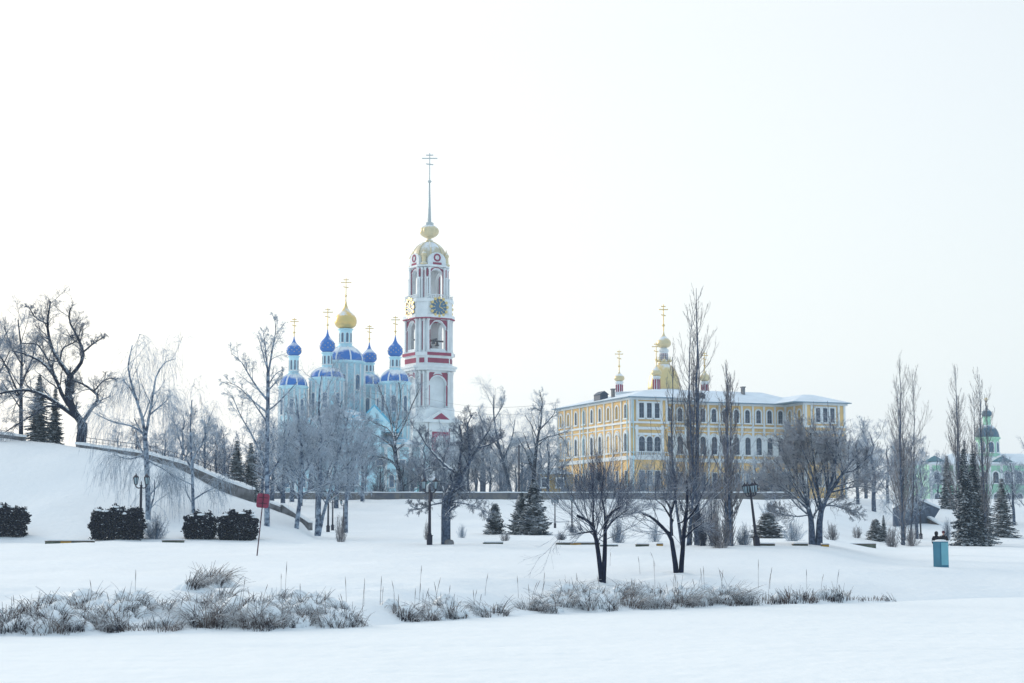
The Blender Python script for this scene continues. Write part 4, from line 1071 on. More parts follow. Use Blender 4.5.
SP_DOWN = [dict(s) for s in SP_OAK]
Z6 = lambda s: px_pts(s, 360, 380, 4.018)
traced('crooked tree with a thick bent trunk right of the front double lamp',
       [([(446, 544), (446, 520), (446, 500), (452, 490), (460, 478), (460, 472)], .42, .3), (Z6('405 385 350 350 300 300 260 250 230 200'), .16, .04), (Z6('403 390 400 330 410 250 400 180'), .14, .04), (Z6('403 390 440 330 480 260 520 200'), .16, .04),
        (Z6('380 360 320 350 270 355 235 390'), .09, .03), (Z6('440 330 440 260 430 180 450 140'), .12, .03), (Z6('345 490 290 500 240 520 200 505'), .09, .03), (Z6('350 490 420 495 470 510 520 540'), .08, .02), (Z6('470 275 520 260 570 230'), .1, .03)],
       116, 22, SP_OAK, M_BARKF, M_TWIGD, 1.2)
traced('leaning pale trunked tree with a rounded frosted crown right of the bell tower',
       [([(512, 496), (507, 476), (503, 460), (497, 440), (493, 410), (494, 395)], .4, .07), ([(503, 460), (512, 440), (515, 420)], .2, .05), ([(500, 450), (486, 430), (478, 412)], .18, .05), ([(497, 440), (482, 440), (470, 450)], .14, .05), ([(494, 420), (503, 405), (505, 395)], .12, .04)],
       YBW + 4, 23, SP_OAK, M_BARKF, M_TWIGW, 2)
Z7 = lambda s: px_pts(s, 460, 380, 5.69)
traced('tall dark tree with a long limb reaching over the left corner of the ochre building',
       [(Z7('415 640 420 560 425 480 435 380 450 290 465 220 465 150'), .5, .1), (Z7('450 285 490 245 530 200 545 160'), .2, .06), (Z7('438 355 490 325 560 310 620 285'), .18, .05), (Z7('420 520 390 430 360 380 330 330'), .2, .05), (Z7('465 180 430 160 400 165'), .1, .04), (Z7('460 220 470 130 455 70'), .12, .04), (Z7('560 310 600 350 615 420'), .08, .03)],
       YBW + 3, 24, SP_OAK, M_BARK, M_TWIGW, 2)

# pollarded willows at the bank
SP_POL = [dict(n=19, ang=(20, 72), length=.78, K_=8, t0=.45, wig=.06, trop=.07, rr=.26, rmin=.014, taper=.15),
          dict(n=6, ang=(15, 35), length=.55, K_=6, t0=.15, wig=.07, trop=.05, rr=.55, rmin=.008, taper=.3),
          dict(n=5, ang=(15, 40), length=.55, K_=5, t0=.1, wig=.08, trop=.03, rr=.7, rmin=.005, taper=.3)]
Z8 = lambda s: px_pts(s, 540, 460, 4.88)
pA, pB = on(602, 583), on(678, 573)
traced('pollarded willow with two slim trunks in a narrow V, left one of the pair',
       [(Z8('303 600 296 540 285 450 268 350 248 300 215 285 180 270'), .17, .07), (Z8('308 600 315 500 318 400 318 300 350 250 400 225'), .17, .06), (Z8('268 345 230 352 180 358'), .07, .03), (Z8('318 345 350 300 400 260 430 240'), .08, .03), (Z8('262 330 258 260 262 215 255 130'), .08, .02), (Z8('318 300 315 240 300 190 310 90'), .08, .02)],
       pA[1], 31, SP_POL, M_BARK, M_TWIGD, .35, 'pollard_willow')
traced('pollarded willow with stouter trunks and denser shoots, right one of the pair',
       [(Z8('668 550 655 470 640 370 590 320 545 275 500 260'), .19, .06), (Z8('686 550 695 470 700 380 712 290 720 200 715 100'), .18, .05), (Z8('642 370 640 290 636 230 600 180'), .12, .04), (Z8('700 385 745 340 790 310'), .08, .03), (Z8('640 260 660 190 665 90'), .08, .02), (Z8('650 300 600 220 560 190'), .08, .02), (Z8('710 300 760 240 790 170'), .08, .02), (Z8('672 310 700 300 712 250'), .07, .02)],
       pB[1], 32, [dict(SP_POL[0], n=12)] + SP_POL[1:], M_BARK, M_TWIGD, .35, 'pollard_willow')

# big round willow
pRW = on(817, 545); _u = mpp(470, pRW[1])
ENVR = (np.array([pRW[0] - .1, pRW[1], zat(470, pRW[1])]), np.array([84 * _u, 5.8, 66 * _u]))
SP_ROUND = [dict(n=15, ang=(20, 62), length=.52, K_=7, t0=.25, wig=.1, trop=.04, rr=.42, rmin=.02, taper=.3, wood=True, env=ENVR),
            dict(n=8, ang=(20, 50), length=.55, K_=6, t0=.15, wig=.12, trop=.02, rr=.5, rmin=.013, env=ENVR),
            dict(n=6, ang=(20, 50), length=.6, K_=6, t0=.15, wig=.12, trop=.0, rr=.6, rmin=.009, env=ENVR),
            dict(n=5, ang=(20, 50), length=.6, K_=4, t0=.15, wig=.12, rr=.7, rmin=.007, env=ENVR)]
Z9 = lambda s: px_pts(s, 760, 400, 4.55)
pR = on(817, 545)
traced('broad round crowned willow on twin trunks, the widest tree on the right half',
       [(Z9('238 660 236 600 232 530 215 480 200 400 190 300'), 0.336, .03), (Z9('268 660 270 590 272 530 285 480 310 430 350 370 400 300 450 240'), 0.336, .03), (Z9('278 500 262 420 255 350 240 250 230 150'), 0.144, .03), (Z9('222 500 170 450 110 400 60 380 0 360'), 0.120, .03),
        (Z9('300 445 330 360 345 280 350 180 330 110'), 0.120, .03), (Z9('210 460 160 380 130 300 100 220'), 0.108, .03), (Z9('320 420 400 400 450 390 520 400'), 0.096, .03), (Z9('285 480 340 480 400 500 450 510'), 0.072, .03), (Z9('228 520 180 530 120 525 60 510'), 0.072, .03), (Z9('380 330 430 320 500 250'), 0.084, .03), (Z9('200 400 150 300 160 180'), 0.084, .03), (Z9('240 300 190 200 180 120'), 0.072, .03), (Z9('310 430 290 300 300 180'), 0.084, .03)],
       pR[1], 41, SP_ROUND, M_BARKF, M_TWIGR, 1.6, 'willow_tree')

# poplars
def poplar(label, px, py, pytop, half, seed, Y=None, nst=1, group='slender bare poplars', lean=0.0):
    rng = np.random.default_rng(seed)
    p = on(px, py) if Y is None else stand(px, Y)
    Y = p[1]; top = at(px + lean, pytop, Y); H = top[2] - p[2]; W_ = half * mpp(450, Y)
    stems = []; rs = []
    for i in range(nst):
        off = np.array([0, 0, 0.]) if i == 0 else np.array([rng.normal() * .5, rng.normal() * .5, 0])
        a = rng.uniform(0, 6.28); k = np.linspace(0, 1, 12)[:, None]
        hgt = H * (1 if i == 0 else rng.uniform(.72, .95))
        sp = 0 if i == 0 else W_ * rng.uniform(.45, .95)
        st = p + off + np.array([cos(a), sin(a), 0]) * sp * np.sin(k * 2.2) ** .8 + np.array([0, 0, 1]) * hgt * k + (top - p) * np.array([1, 1, 0]) * k + rng.normal(size=(12, 3)) * .05 * k
        stems.append(st); rs.append(np.linspace(.2 if i == 0 else .11, .015, 12))
    P = np.array(stems); R = np.array(rs); P[:, 0, 2] -= .4
    out_ = []
    # upright side branches: wide mid crown, narrow at both ends
    n = int(90 / max(1, nst * .6))
    b1 = branch(P, R, rng, n, (30, 52), W_ * 3.3, 9, .1, .95, trop=.17, wig=.05, rr=.35, rmin=.02, taper=.6, absl=True)
    b2 = branch(*b1, rng, 5, (15, 35), .4, 6, .1, 1, trop=.15, wig=.07, rr=.6, rmin=.010, taper=.4)
    b3 = branch(*b2, rng, 4, (15, 35), .5, 5, .1, 1, trop=.1, wig=.08, rr=.7, rmin=.007)
    suck = branch(P[:, :2], R[:, :2], rng, 60 // nst, (10, 45), H * .12, 5, .1, 1, trop=.12, wig=.1, rr=.2, rmin=.012, absl=True)
    return tree_obj(label, p, [(P, R, 7)], [(b1[0], b1[1], 4), (b2[0], b2[1], 3), (b3[0], b3[1], 3), (suck[0], suck[1], 3)], M_BARKF, M_TWIGP, 'poplar_tree', group)
poplar('tallest poplar, a dense upright cluster before the front corner of the ochre building', 697, 545, 288, 17, 51, nst=6)
poplar('thinner poplar immediately right of the tallest one, before the ochre facade', 727, 546, 362, 11, 52, nst=3)
poplar('poplar standing alone between the round willow and the green church', 903, 545, 360, 15, 53, nst=4, lean=-4)
poplar('left of the two close poplars in front of the green church', 961, 543, 366, 11, 54, lean=-6, nst=3)
poplar('right of the two close poplars, before the small blue onion dome', 985, 546, 374, 11, 55, lean=-6, nst=3)

# generic frosted background trees from a few shapes
def proto_tree(seed, H, W_, mt, kind='round', mw=M_BARKF):
    rng = np.random.default_rng(seed); base = np.zeros(3); k = np.linspace(0, 1, 9)[:, None]
    P = (np.array([0, 0, 1.]) * H * .8 * k + rng.normal(size=(9, 3)) * .12 * k * H / 10)[None]; P[0, 0, 2] -= .8
    R = np.linspace(H * .022, .05, 9)[None]
    env = (np.array([0, 0, H * .56]), np.array([W_ / 2, W_ / 2, H * .5]))
    up = .1 if kind != 'weep' else .0
    b1 = branch(P, R, rng, 14, (25, 60), H * .42, 8, .18, 1, trop=up, wig=.1, rr=.42, rmin=.026, taper=.4, absl=True)
    b2 = branch(*b1, rng, 8, (20, 55), .5, 6, .15, 1, trop=.02, wig=.16, rr=.5, rmin=.018, env=env)
    b3 = branch(*b2, rng, 8, (20, 60), .6, 5, .15, 1, trop=-.02 if kind != 'weep' else -.3, wig=.16, rr=.6, rmin=.014, env=env)
    b4 = branch(*b3, rng, 4, (20, 60), .7, 4, .1, 1, trop=0 if kind != 'weep' else -.4, wig=.16, rr=.7, rmin=.012, env=env)
    return P, R, b1, b2, b3, b4
PROTO = []
for i, (H, W_, mt, kind) in enumerate(((11, 9, M_TWIG, 'round'), (12, 9, M_TWIGW, 'weep'), (13, 8, M_TWIG, 'round'), (10, 10, M_TWIGD, 'round'))):
    P, R, b1, b2, b3, b4 = proto_tree(100 + i, H, W_, mt, kind)
    W = Wood(); W.add(P, R, 7); W.add(*b1, 4); me1 = W.mesh('trunk', np.zeros(3)); me1.materials.append(M_BARKF)
    W = Wood(); W.add(*b2, 3); W.add(*b3, 3); W.add(*b4, 3); me2 = W.mesh('crown', np.zeros(3)); me2.materials.append(mt)
    PROTO.append((me1, me2, H))
def bg_tree(px, Y, pytop, k, label, rot=None, wide=1.0, group='frosted background trees', name='frosted_tree', zoff=0.0):
    p = stand(px, Y); me1, me2, H = PROTO[k]
    h = zat(pytop, Y) - p[2]; s = h / H
    root = thing(name, label, 'tree', tuple(p), (px * 1.7) % 6.28 if rot is None else rot, group)
    root.scale = (s * wide, s * wide, s)
    link('trunk', me1, None, root); link('crown', me2, None, root)
    return root
YB2 = 178 * K
BG = [  # px, Y, top row, shape, widening, label
    (118, 172, 424, 1, 1.2, 'low frosted thicket tree behind the ramp wall, nearest the large old tree'),
    (136, 178, 418, 3, 1.2, 'frosted tree behind the ramp wall, between the large old tree and the weeping birch'),
    (164, 182, 420, 1, 1.2, 'frosted tree behind the ramp wall just right of the weeping birch trunk'),
    (182, 190, 398, 2, 1.0, 'thin frosted tree against the sky behind the smaller birch'),
    (204, 186, 404, 1, 1.0, 'frosted tree against the sky right of the smaller birch'),
    (216, 176, 432, 3, 1.3, 'bushy dark tree behind the ramp wall left of the two pointed spruces'),
    (224, 196, 418, 2, 1.0, 'pale tree behind and left of the two pointed spruces'),
    (262, 200, 430, 3, 1.2, 'bushy tree behind the ramp wall right of the two pointed spruces'),
    (283, 205, 402, 1, 1.1, 'frosted tree before the left cathedral tower'),
    (300, 240, 405, 0, 1.2, 'frosted tree behind the embankment wall below the left blue dome'),
    (318, 215, 395, 2, 1.2, 'dense frosted tree covering the cathedral wall below its second dome'),
    (336, 236, 408, 1, 1.2, 'frosted tree covering the cathedral wall below the gold onion'),
    (362, 250, 425, 0, 1.1, 'frosted tree at the wall between the birches and the dark curving tree'),
    (380, YB2, 452, 3, 1.1, 'low bushy tree behind the wall left of the dark curving tree'),
    (420, YB2, 455, 1, 1.2, 'low frosted tree before the teal pavilion, left side'),
    (436, YB2 + 20, 432, 0, 1.1, 'frosted tree before the foot of the bell tower'),
    (468, YB2 + 4, 425, 3, 1.1, 'frosted tree right of the bell tower foot'),
    (484, YB2 + 8, 412, 1, 1.0, 'frosted tree left of the leaning pale trunk'),
    (490, YB2 - 2, 448, 0, 1.3, 'low bushy tree behind the wall below the leaning pale trunk'),
    (522, YB2 + 6, 428, 2, 1.2, 'frosted tree between the leaning trunk and the tall dark tree'),
    (548, YB2 + 2, 425, 1, 1.1, 'frosted tree left of the ochre building corner'),
    (562, YB2 - 2, 455, 3, 1.1, 'low frosted tree before the ochre annex'),
    (740, YB2 + 14, 458, 0, 1.3, 'low frosted tree before the middle of the ochre facade'),
    (772, YB2 - 6, 452, 3, 1.2, 'frosted tree left of the round willow, before the ochre facade'),
    (858, 262, 425, 1, 1.1, 'hazy frosted tree right of the ochre building'),
    (874, 250, 418, 0, 1.2, 'hazy frosted tree left of the lone poplar'),
    (888, 268, 432, 1, 1.2, 'hazy frosted tree right behind the lone poplar'),
    (912, 262, 428, 2, 1.1, 'hazy frosted tree left of the mint church wall'),
    (922, 245, 448, 1, 1.1, 'frosted tree above the dark abutment wall'),
    (938, 290, 452, 0, 1.0, 'small frosted tree before the mint church entrance side'),
    (155, 200, 432, 3, 1.4, 'dark thicket tree far behind the ramp wall below the weeping birch'),
    (198, 206, 436, 3, 1.4, 'dark thicket tree far behind the ramp wall below the smaller birch'),
    (272, 232, 418, 0, 1.3, 'dense tree between the red sign birch and the left blue dome tower'),
    (292, 250, 412, 2, 1.3, 'dense dark tree right before the left blue dome tower'),
    (310, 262, 398, 0, 1.3, 'dense tree reaching between the two left blue domes'),
    (352, 262, 404, 2, 1.3, 'dense tree reaching the drum under the gold onion'),
    (408, 268, 462, 3, 1.4, 'low dark thicket tree right of the dark curving tree'),
    (452, 276, 452, 0, 1.4, 'low dark thicket tree left of the leaning pale trunk, by the pavilion'),
    (476, 280, 440, 2, 1.4, 'dark thicket tree between the bell tower foot and leaning trunk'),
    (500, 284, 446, 3, 1.4, 'dark thicket tree behind the leaning pale trunk'),
    (516, 286, 452, 0, 1.4, 'dark thicket tree behind the tall utility pole'),
    (530, 282, 448, 3, 1.3, 'dark thicket tree behind the tall dark tree'),
    (590, 272, 462, 1, 1.3, 'frosted tree covering the ground floor below the blind arches'),
    (612, 270, 466, 0, 1.3, 'frosted tree covering the ground floor left of the building corner'),
    (648, 270, 464, 1, 1.3, 'frosted tree covering the ground floor right of the building corner'),
    (672, 272, 456, 2, 1.2, 'frosted tree behind the right pollarded willow'),
    (756, 274, 450, 1, 1.2, 'frosted tree below the middle arched windows'),
    (790, 276, 440, 2, 1.2, 'frosted tree before the inner corner of the ochre building'),
    (842, 272, 436, 0, 1.3, 'frosted tree covering the right corner of the ochre building'),
    (866, 290, 434, 2, 1.3, 'far hazy tree just right of the ochre building corner'),
    (900, 300, 440, 0, 1.3, 'far hazy tree between lone poplar and mint church'),
    (424, 262, 430, 2, 1.3, 'frosted tree covering the left side of the bell tower foot'),
    (444, 268, 424, 1, 1.2, 'frosted tree covering the right side of the bell tower foot'),
    (904, 205, 462, 1, 1.2, 'small frosted tree directly before the dark abutment wall'),
    (917, 212, 458, 0, 1.1, 'small bare tree before the apex of the dark abutment wall'),
    (412, 300, 440, 3, 1.5, 'dark thicket tree between cathedral side wall and the bell tower foot'),
    (462, 296, 428, 2, 1.5, 'far dark thicket tree right beside the bell tower foot'),
    (482, 300, 424, 0, 1.4, 'far frosted thicket tree between bell tower and leaning trunk'),
    (506, 298, 432, 2, 1.4, 'far frosted thicket tree right of the leaning trunk'),
    (540, 300, 430, 0, 1.4, 'far frosted thicket tree touching the ochre annex'),
    (176, 215, 440, 0, 1.5, 'far dark thicket tree behind the middle of the ramp wall'),
    (228, 215, 446, 3, 1.5, 'far dark thicket tree behind the lower part of the ramp wall'),
    (246, 222, 452, 3, 1.5, 'far dark thicket tree behind the lower end of the ramp wall'),
    (1014, 235, 448, 2, 1.0, 'bare tree near the right edge, before the mint church'),
    (1030, 232, 440, 0, 1.0, 'bare tree cut by the right edge'),
]
for px, Y, top, k, wd, lb in BG: bg_tree(px, Y, top, k, lb, wide=wd)

# spruces
def spruce_mesh(seed, H, Rb, nlev=20, mesh_name='foliage', dens=1.0, droop=.35, step=.048, fat=1.0):
    rng = np.random.default_rng(seed)
    V = []; Q = []
    WD = Wood(); k = np.linspace(0, 1, 6)[:, None]
    WD.add((np.array([0, 0, H]) * k)[None], np.linspace(H * .018, .01, 6)[None], 6)
    z = H * .03; cnt = 0
    quads = []
    while z < H * .985:
        f = z / H; R_ = Rb * (1 - f) ** .85 * (1 + .12 * rng.normal())
        nb = int(6 + 7 * (1 - f)); a0 = rng.uniform(0, 6.28)
        for i in range(nb):
            a = a0 + 2 * pi * i / nb + rng.normal() * .2; L = R_ * rng.uniform(.72, 1.1) + .08
            n = max(3, int(L / (.16 / dens)))
            s = np.linspace(.12, 1, n)
            d = np.array([cos(a), sin(a)])
            c = np.stack([d[0] * L * s, d[1] * L * s, z - droop * L * s ** 1.2 + .22 * L * s ** 3], 1)
            for j in range(n):
                wlen = (.10 + .34 * L * (1 - s[j]) * .9 + .05) 
                for sd in (-1, 1):
                    sd_a = a + sd * rng.uniform(.7, 1.2)
                    e = np.array([cos(sd_a), sin(sd_a), -rng.uniform(.15, .6)]) * min(.6, wlen) * rng.uniform(.8, 1.3)
                    wv = np.array([cos(sd_a + 1.57), sin(sd_a + 1.57), rng.uniform(-.4, .4)]) * .055 * fat * (1 + H / 8)
                    b = c[j] + rng.normal(size=3) * .02
                    quads.append([b - wv, b + e * .5 - wv * 1.3, b + e, b + e * .5 + wv * 1.3])
        z += H * step * (1 - .45 * f) * rng.uniform(.8, 1.2)
    q = np.array(quads); 
    # face up
    nrm = np.cross(q[:, 1] - q[:, 0], q[:, 3] - q[:, 0]); fl = nrm[:, 2] < 0; q[fl] = q[fl][:, ::-1]
    me = np_mesh(mesh_name, q.reshape(-1, 3), np.arange(len(q) * 4).reshape(-1, 4)); me.materials.append(M_FIR)
    tm = WD.mesh('trunk', np.zeros(3)); tm.materials.append(M_BARK)
    return tm, me, H, Rb
SPR = [spruce_mesh(1, 5.0, 1.9, dens=1.5, step=.034, fat=1.5), spruce_mesh(2, 9.0, 2.2, droop=.5, dens=1.2, step=.036, fat=1.3), spruce_mesh(3, 2.6, 1.0, dens=1.4, step=.04, fat=1.2)]
def spruce(px, py, pytop, half, k, label, Y=None, name='spruce_tree', group='snow dusted spruces', rot=None):
    p = on(px, py) if Y is None else stand(px, Y)
    Y = p[1]; tm, fm, H, Rb = SPR[k]
    h = zat(pytop, Y) - p[2]
    root = thing(name, label, 'tree', tuple(p), (px * 2.3) % 6.28 if rot is None else rot, group)
    sxy = half * mpp(500, Y) / Rb * 1.22
    root.scale = (sxy, sxy, h / H)
    link('trunk', tm, None, root); link('foliage', fm, None, root)
spruce(38, 438, 374, 13, 1, 'dark spruce on the hilltop behind the large old tree, left of the pair', Y=112 * K + 2)
spruce(54, 440, 386, 9, 1, 'dark spruce on the hilltop nearest the large old trunk, right of the pair', Y=112 * K + 1)
spruce(236, 500, 440, 13, 1, 'pointed spruce behind the ramp wall, left of the two', Y=178)
spruce(250, 500, 442, 12, 1, 'pointed spruce behind the ramp wall, right of the two', Y=180)
spruce(534, 535, 478, 15, 0, 'largest snowy spruce on the open slope in the centre')
spruce(521, 534, 492, 12, 0, 'medium spruce merged with the left side of the largest snowy spruce')
spruce(495, 534, 503, 9, 2, 'small young spruce standing alone left of the big snowy spruce')
spruce(768, 538, 512, 15, 2, 'squat spruce behind the leaning double lamp')
spruce(876, 541, 519, 9, 2, 'small spruce in the snow left of the lone poplar')
spruce(884, 541, 515, 4, 1, 'very narrow young conifer beside the small spruce')
spruce(966, 541, 448, 13, 1, 'tall dark spruce between the two close poplars, left one', Y=172)
spruce(975, 541, 452, 13, 1, 'tall dark spruce between the two close poplars, right one', Y=176)
spruce(1003, 537, 478, 13, 1, 'dark snowy spruce near the right edge')
spruce(984, 538, 476, 13, 1, 'shadowy spruce behind the right one of the close poplars', Y=185)
spruce(948, 525, 455, 9, 1, 'slim spruce above the abutment, before the mint church', Y=260)
spruce(966, 470, 440, 6, 1, 'distant spruce tip rising over the mint church roof, left one', Y=425)
spruce(974, 470, 442, 5, 1, 'distant spruce tip rising over the mint church roof, right one', Y=428)

# bare shrubs: fans of shoots
def shrub_mesh(seed, H, Rr, n=60, lv=2, mt=M_TWIG, ball=True):
    rng = np.random.default_rng(seed)
    a = rng.uniform(0, 6.28, n); th = rng.uniform(0, 1.35, n) ** .9
    k = np.linspace(0, 1, 6)
    E = np.stack([np.cos(a) * np.sin(th) * Rr, np.sin(a) * np.sin(th) * Rr, H * np.cos(th) * .95 + .12 * H], 1) * rng.uniform(.55, 1.0, (n, 1))
    up = np.array([0, 0, .28 * H]) * np.sin(th)[:, None]
    P = np.stack([np.cos(a) * .12, np.sin(a) * .12, np.full(n, -.1)], 1)[:, None] + E[:, None] * k[None, :, None] - up[:, None] * (np.sin(k * 3.14) * .35)[None, :, None]
    P += rng.normal(size=P.shape) * .03 * k[None, :, None]
    R = np.broadcast_to(np.linspace(.016, .006, 6), (n, 6)).copy()
    W = Wood(); W.add(P, R, 3)
    b = branch(P, R, rng, 7, (20, 50), .4, 5, .2, 1, trop=.03, wig=.12, rr=.7, rmin=.007); W.add(*b, 3)
    b = branch(*b, rng, 5, (20, 50), .5, 4, .1, 1, wig=.14, rr=.8, rmin=.0055); W.add(*b, 3)
    me = W.mesh('shoots', np.zeros(3)); me.materials.append(mt); return me, H, Rr
SHR = [shrub_mesh(1, 1.6, 1.2, 60), shrub_mesh(2, 1.6, 1.3, 45, mt=M_TWIGW), shrub_mesh(3, 1.5, 1.2, 70, mt=M_TWIGD), shrub_mesh(4, 1.6, .8, 40, mt=M_TWIGP)]
def shrub(px, py, pytop, half, k, label, Y=None, group='bare shrubs in the snow'):
    p = on(px, py) if Y is None else stand(px, Y); Y = p[1]; me, H, Rr = SHR[k]
    o = link('bare_shrub', me, None, None, tuple(p), (px * 1.3) % 6.28)
    s = half * mpp(520, Y) / Rr; o.scale = (s, s, (zat(pytop, Y) - p[2]) / H)
    tag(o, label, 'shrub', group)
for a in ((155, 539, 513, 16, 0, 'pale twiggy shrub touching the right side of the wide clipped hedge'), (98, 539, 510, 10, 1, 'thin frosty shrub at the left end of the wide clipped hedge'), (229, 538, 515, 7, 2, 'small twiggy growth between hedge pair and red sign'),
          (618, 543, 516, 10, 0, 'loose shrub right of the left pollarded willow, farther back'), (714, 546, 478, 10, 2, 'dense dark shrub at the foot of the tallest poplar'), (702, 546, 500, 9, 2, 'dense dark shrub left of the thinner poplar trunk'),
          (744, 545, 523, 11, 0, 'rounded shrub behind the foot of the leaning double lamp'), (793, 541, 519, 15, 1, 'wide pale shrub between squat spruce and round willow'), (832, 540, 520, 9, 3, 'brownish shrub just right of the willow trunks'),
          (857, 538, 524, 6, 3, 'little brownish shrub left of the small spruce'), (561, 540, 531, 7, 2, 'tiny shrub at the foot of the far middle lamp'), (427, 540, 518, 4, 3, 'slim sapling between front double lamp and crooked tree'), (341, 542, 508, 7, 3, 'thin sapling right of the three lamps'),
          (462, 538, 524, 6, 1, 'small weed clump right of the crooked tree'), (505, 541, 531, 6, 3, 'few bare stems below the young spruce'), (720, 548, 505, 13, 3, 'brownish shrub round the thinner poplar trunk'), (892, 547, 522, 9, 3, 'brownish shoots left of the lone poplar trunk'), (912, 546, 524, 9, 3, 'brownish shoots right of the lone poplar trunk'),
          (968, 546, 520, 9, 0, 'twiggy shrub between the two close poplar trunks'), (947, 540, 518, 6, 0, 'small upright bush right of the two walkers'), (770, 520, 497, 14, 1, 'pale bush on the slope behind the squat spruce'), (655, 542, 520, 9, 1, 'pale bush behind the right pollarded willow')):
    shrub(*a)
# frosted hedge in front of the ochre building
for i in range(15):
    px = 566 + i * 15.2
    lb = ['low frosted hedge bush above the wall, before the ochre building']
    shrub(px, 0, 477 - 4 * ((i * 7) % 3), 13, (0, 2, 0)[i % 3], 'low frosted hedge bush behind the embankment wall below the ochre facade', Y=YW + 4 + (i % 3), group='hedge bushes before the ochre building')
for i in range(9):
    shrub(278 + i * 31 + 7 * (i % 2), 0, 478 - 5 * (i % 3), 15, (2, 0, 0)[i % 3], 'low frosted bush behind the embankment wall below the cathedral', Y=YW + 4 + (i % 3), group='bushes behind the wall below the cathedral')

# clipped dark hedges
def hedge(label, px0, px1, py0, pytop, flare, seed, group='clipped dark hedges'):
    rng = np.random.default_rng(seed)
    pa = on((px0 + px1) / 2, py0); Y = pa[1] + .9; u = mpp(520, Y); p = stand((px0 + px1) / 2, Y)
    hw = (px1 - px0) / 2 * u; H = zat(pytop, Y) - p[2]; dh = .9
    root = thing('clipped_hedge', label, 'hedge', tuple(p), group=group)
    n = int(6500 * hw * H / 2)
    x = rng.uniform(-1, 1, n); y = rng.uniform(-1, 1, n); zf = rng.random(n) ** .8
    # denser near the surface
    m_ = rng.random(n) < .6; s_ = rng.integers(0, 3, n)
    x = np.where(m_ & (s_ == 0), np.sign(x) * rng.uniform(.9, 1.03, n), x); y = np.where(m_ & (s_ == 1), -rng.uniform(.85, 1.05, n), y); zf = np.where(m_ & (s_ == 2), rng.uniform(.92, 1.05, n), zf)
    zf = zf * (1 - .20 * np.abs(x) ** 5) * (1 - .14 * np.abs(y) ** 3); wdt = hw * (1 - flare * (1 - zf)) * (1 - .06 * zf ** 4) * (1 + .05 * np.sin(zf * 13 + seed) + .04 * np.sin(zf * 29 + seed))
    c = np.stack([x * wdt + .05 * np.sin(zf * 9 + y * 5), y * dh * (1 - .2 * (1 - zf)), zf * H * (1 + .08 * np.sin(x * 7 + seed) + .05 * np.sin(x * 19 + seed * 2))], 1) + rng.normal(size=(n, 3)) * .07
    d1 = rng.normal(size=(n, 3)); d1 /= np.linalg.norm(d1, axis=1, keepdims=True); d2 = np.cross(d1, rng.normal(size=(n, 3))); d2 /= np.linalg.norm(d2, axis=1, keepdims=True)
    sz = rng.uniform(.06, .13, (n, 1))
    q = np.stack([c - d1 * sz, c + d2 * sz * .6, c + d1 * sz, c - d2 * sz * .6], 1)
    me = np_mesh('foliage', q.reshape(-1, 3), np.arange(n * 4).reshape(-1, 4)); link('foliage', me, M_HEDGE, root)
    # snow pads on the top
    mb = MB(); H0 = H
    for i in range(int(hw * 14)):
        xx_ = rng.uniform(-.85, .85); cx_, cy_ = xx_ * hw, rng.uniform(-.85, .85) * dh; H = H0 * (1 - .2 * abs(xx_) ** 5) * (1 + .08 * sin(xx_ * 7 + seed) + .05 * sin(xx_ * 19 + seed * 2)) - .03; r = rng.uniform(.14, .40)
        mb.lathe([(r, H * 1.0 - .04), (r * .9, H + .05), (r * .5, H + .10), (.02, H + .12)], 8, cx_, cy_)
    mb.build('snow_cap', M_CAP, root)
    W = Wood(); n = 14
    xx = np.linspace(-.7, .7, n) * hw; P = np.stack([np.stack([xx * (1 - flare), rng.uniform(-.3, .3, n), np.full(n, -.2)], 1), np.stack([xx, rng.uniform(-.5, .5, n), np.full(n, H * .8)], 1)], 1)
    W.add(P, np.full((n, 2), .03), 4); link('stem', W.mesh('stem', np.zeros(3)), M_BARK, root)
hedge('clipped dark hedge cut by the left edge, with a sloping right side', -30, 26, 538, 508, .12, 1)
hedge('widest clipped dark hedge in front of the double lamp', 93, 142, 540, 510, .06, 2)
hedge('smaller clipped dark hedge, left one of the close pair', 186, 214, 540, 515, .05, 3)
hedge('clipped dark hedge nearest the red sign, right one of the close pair', 219, 256, 541, 514, .12, 4)

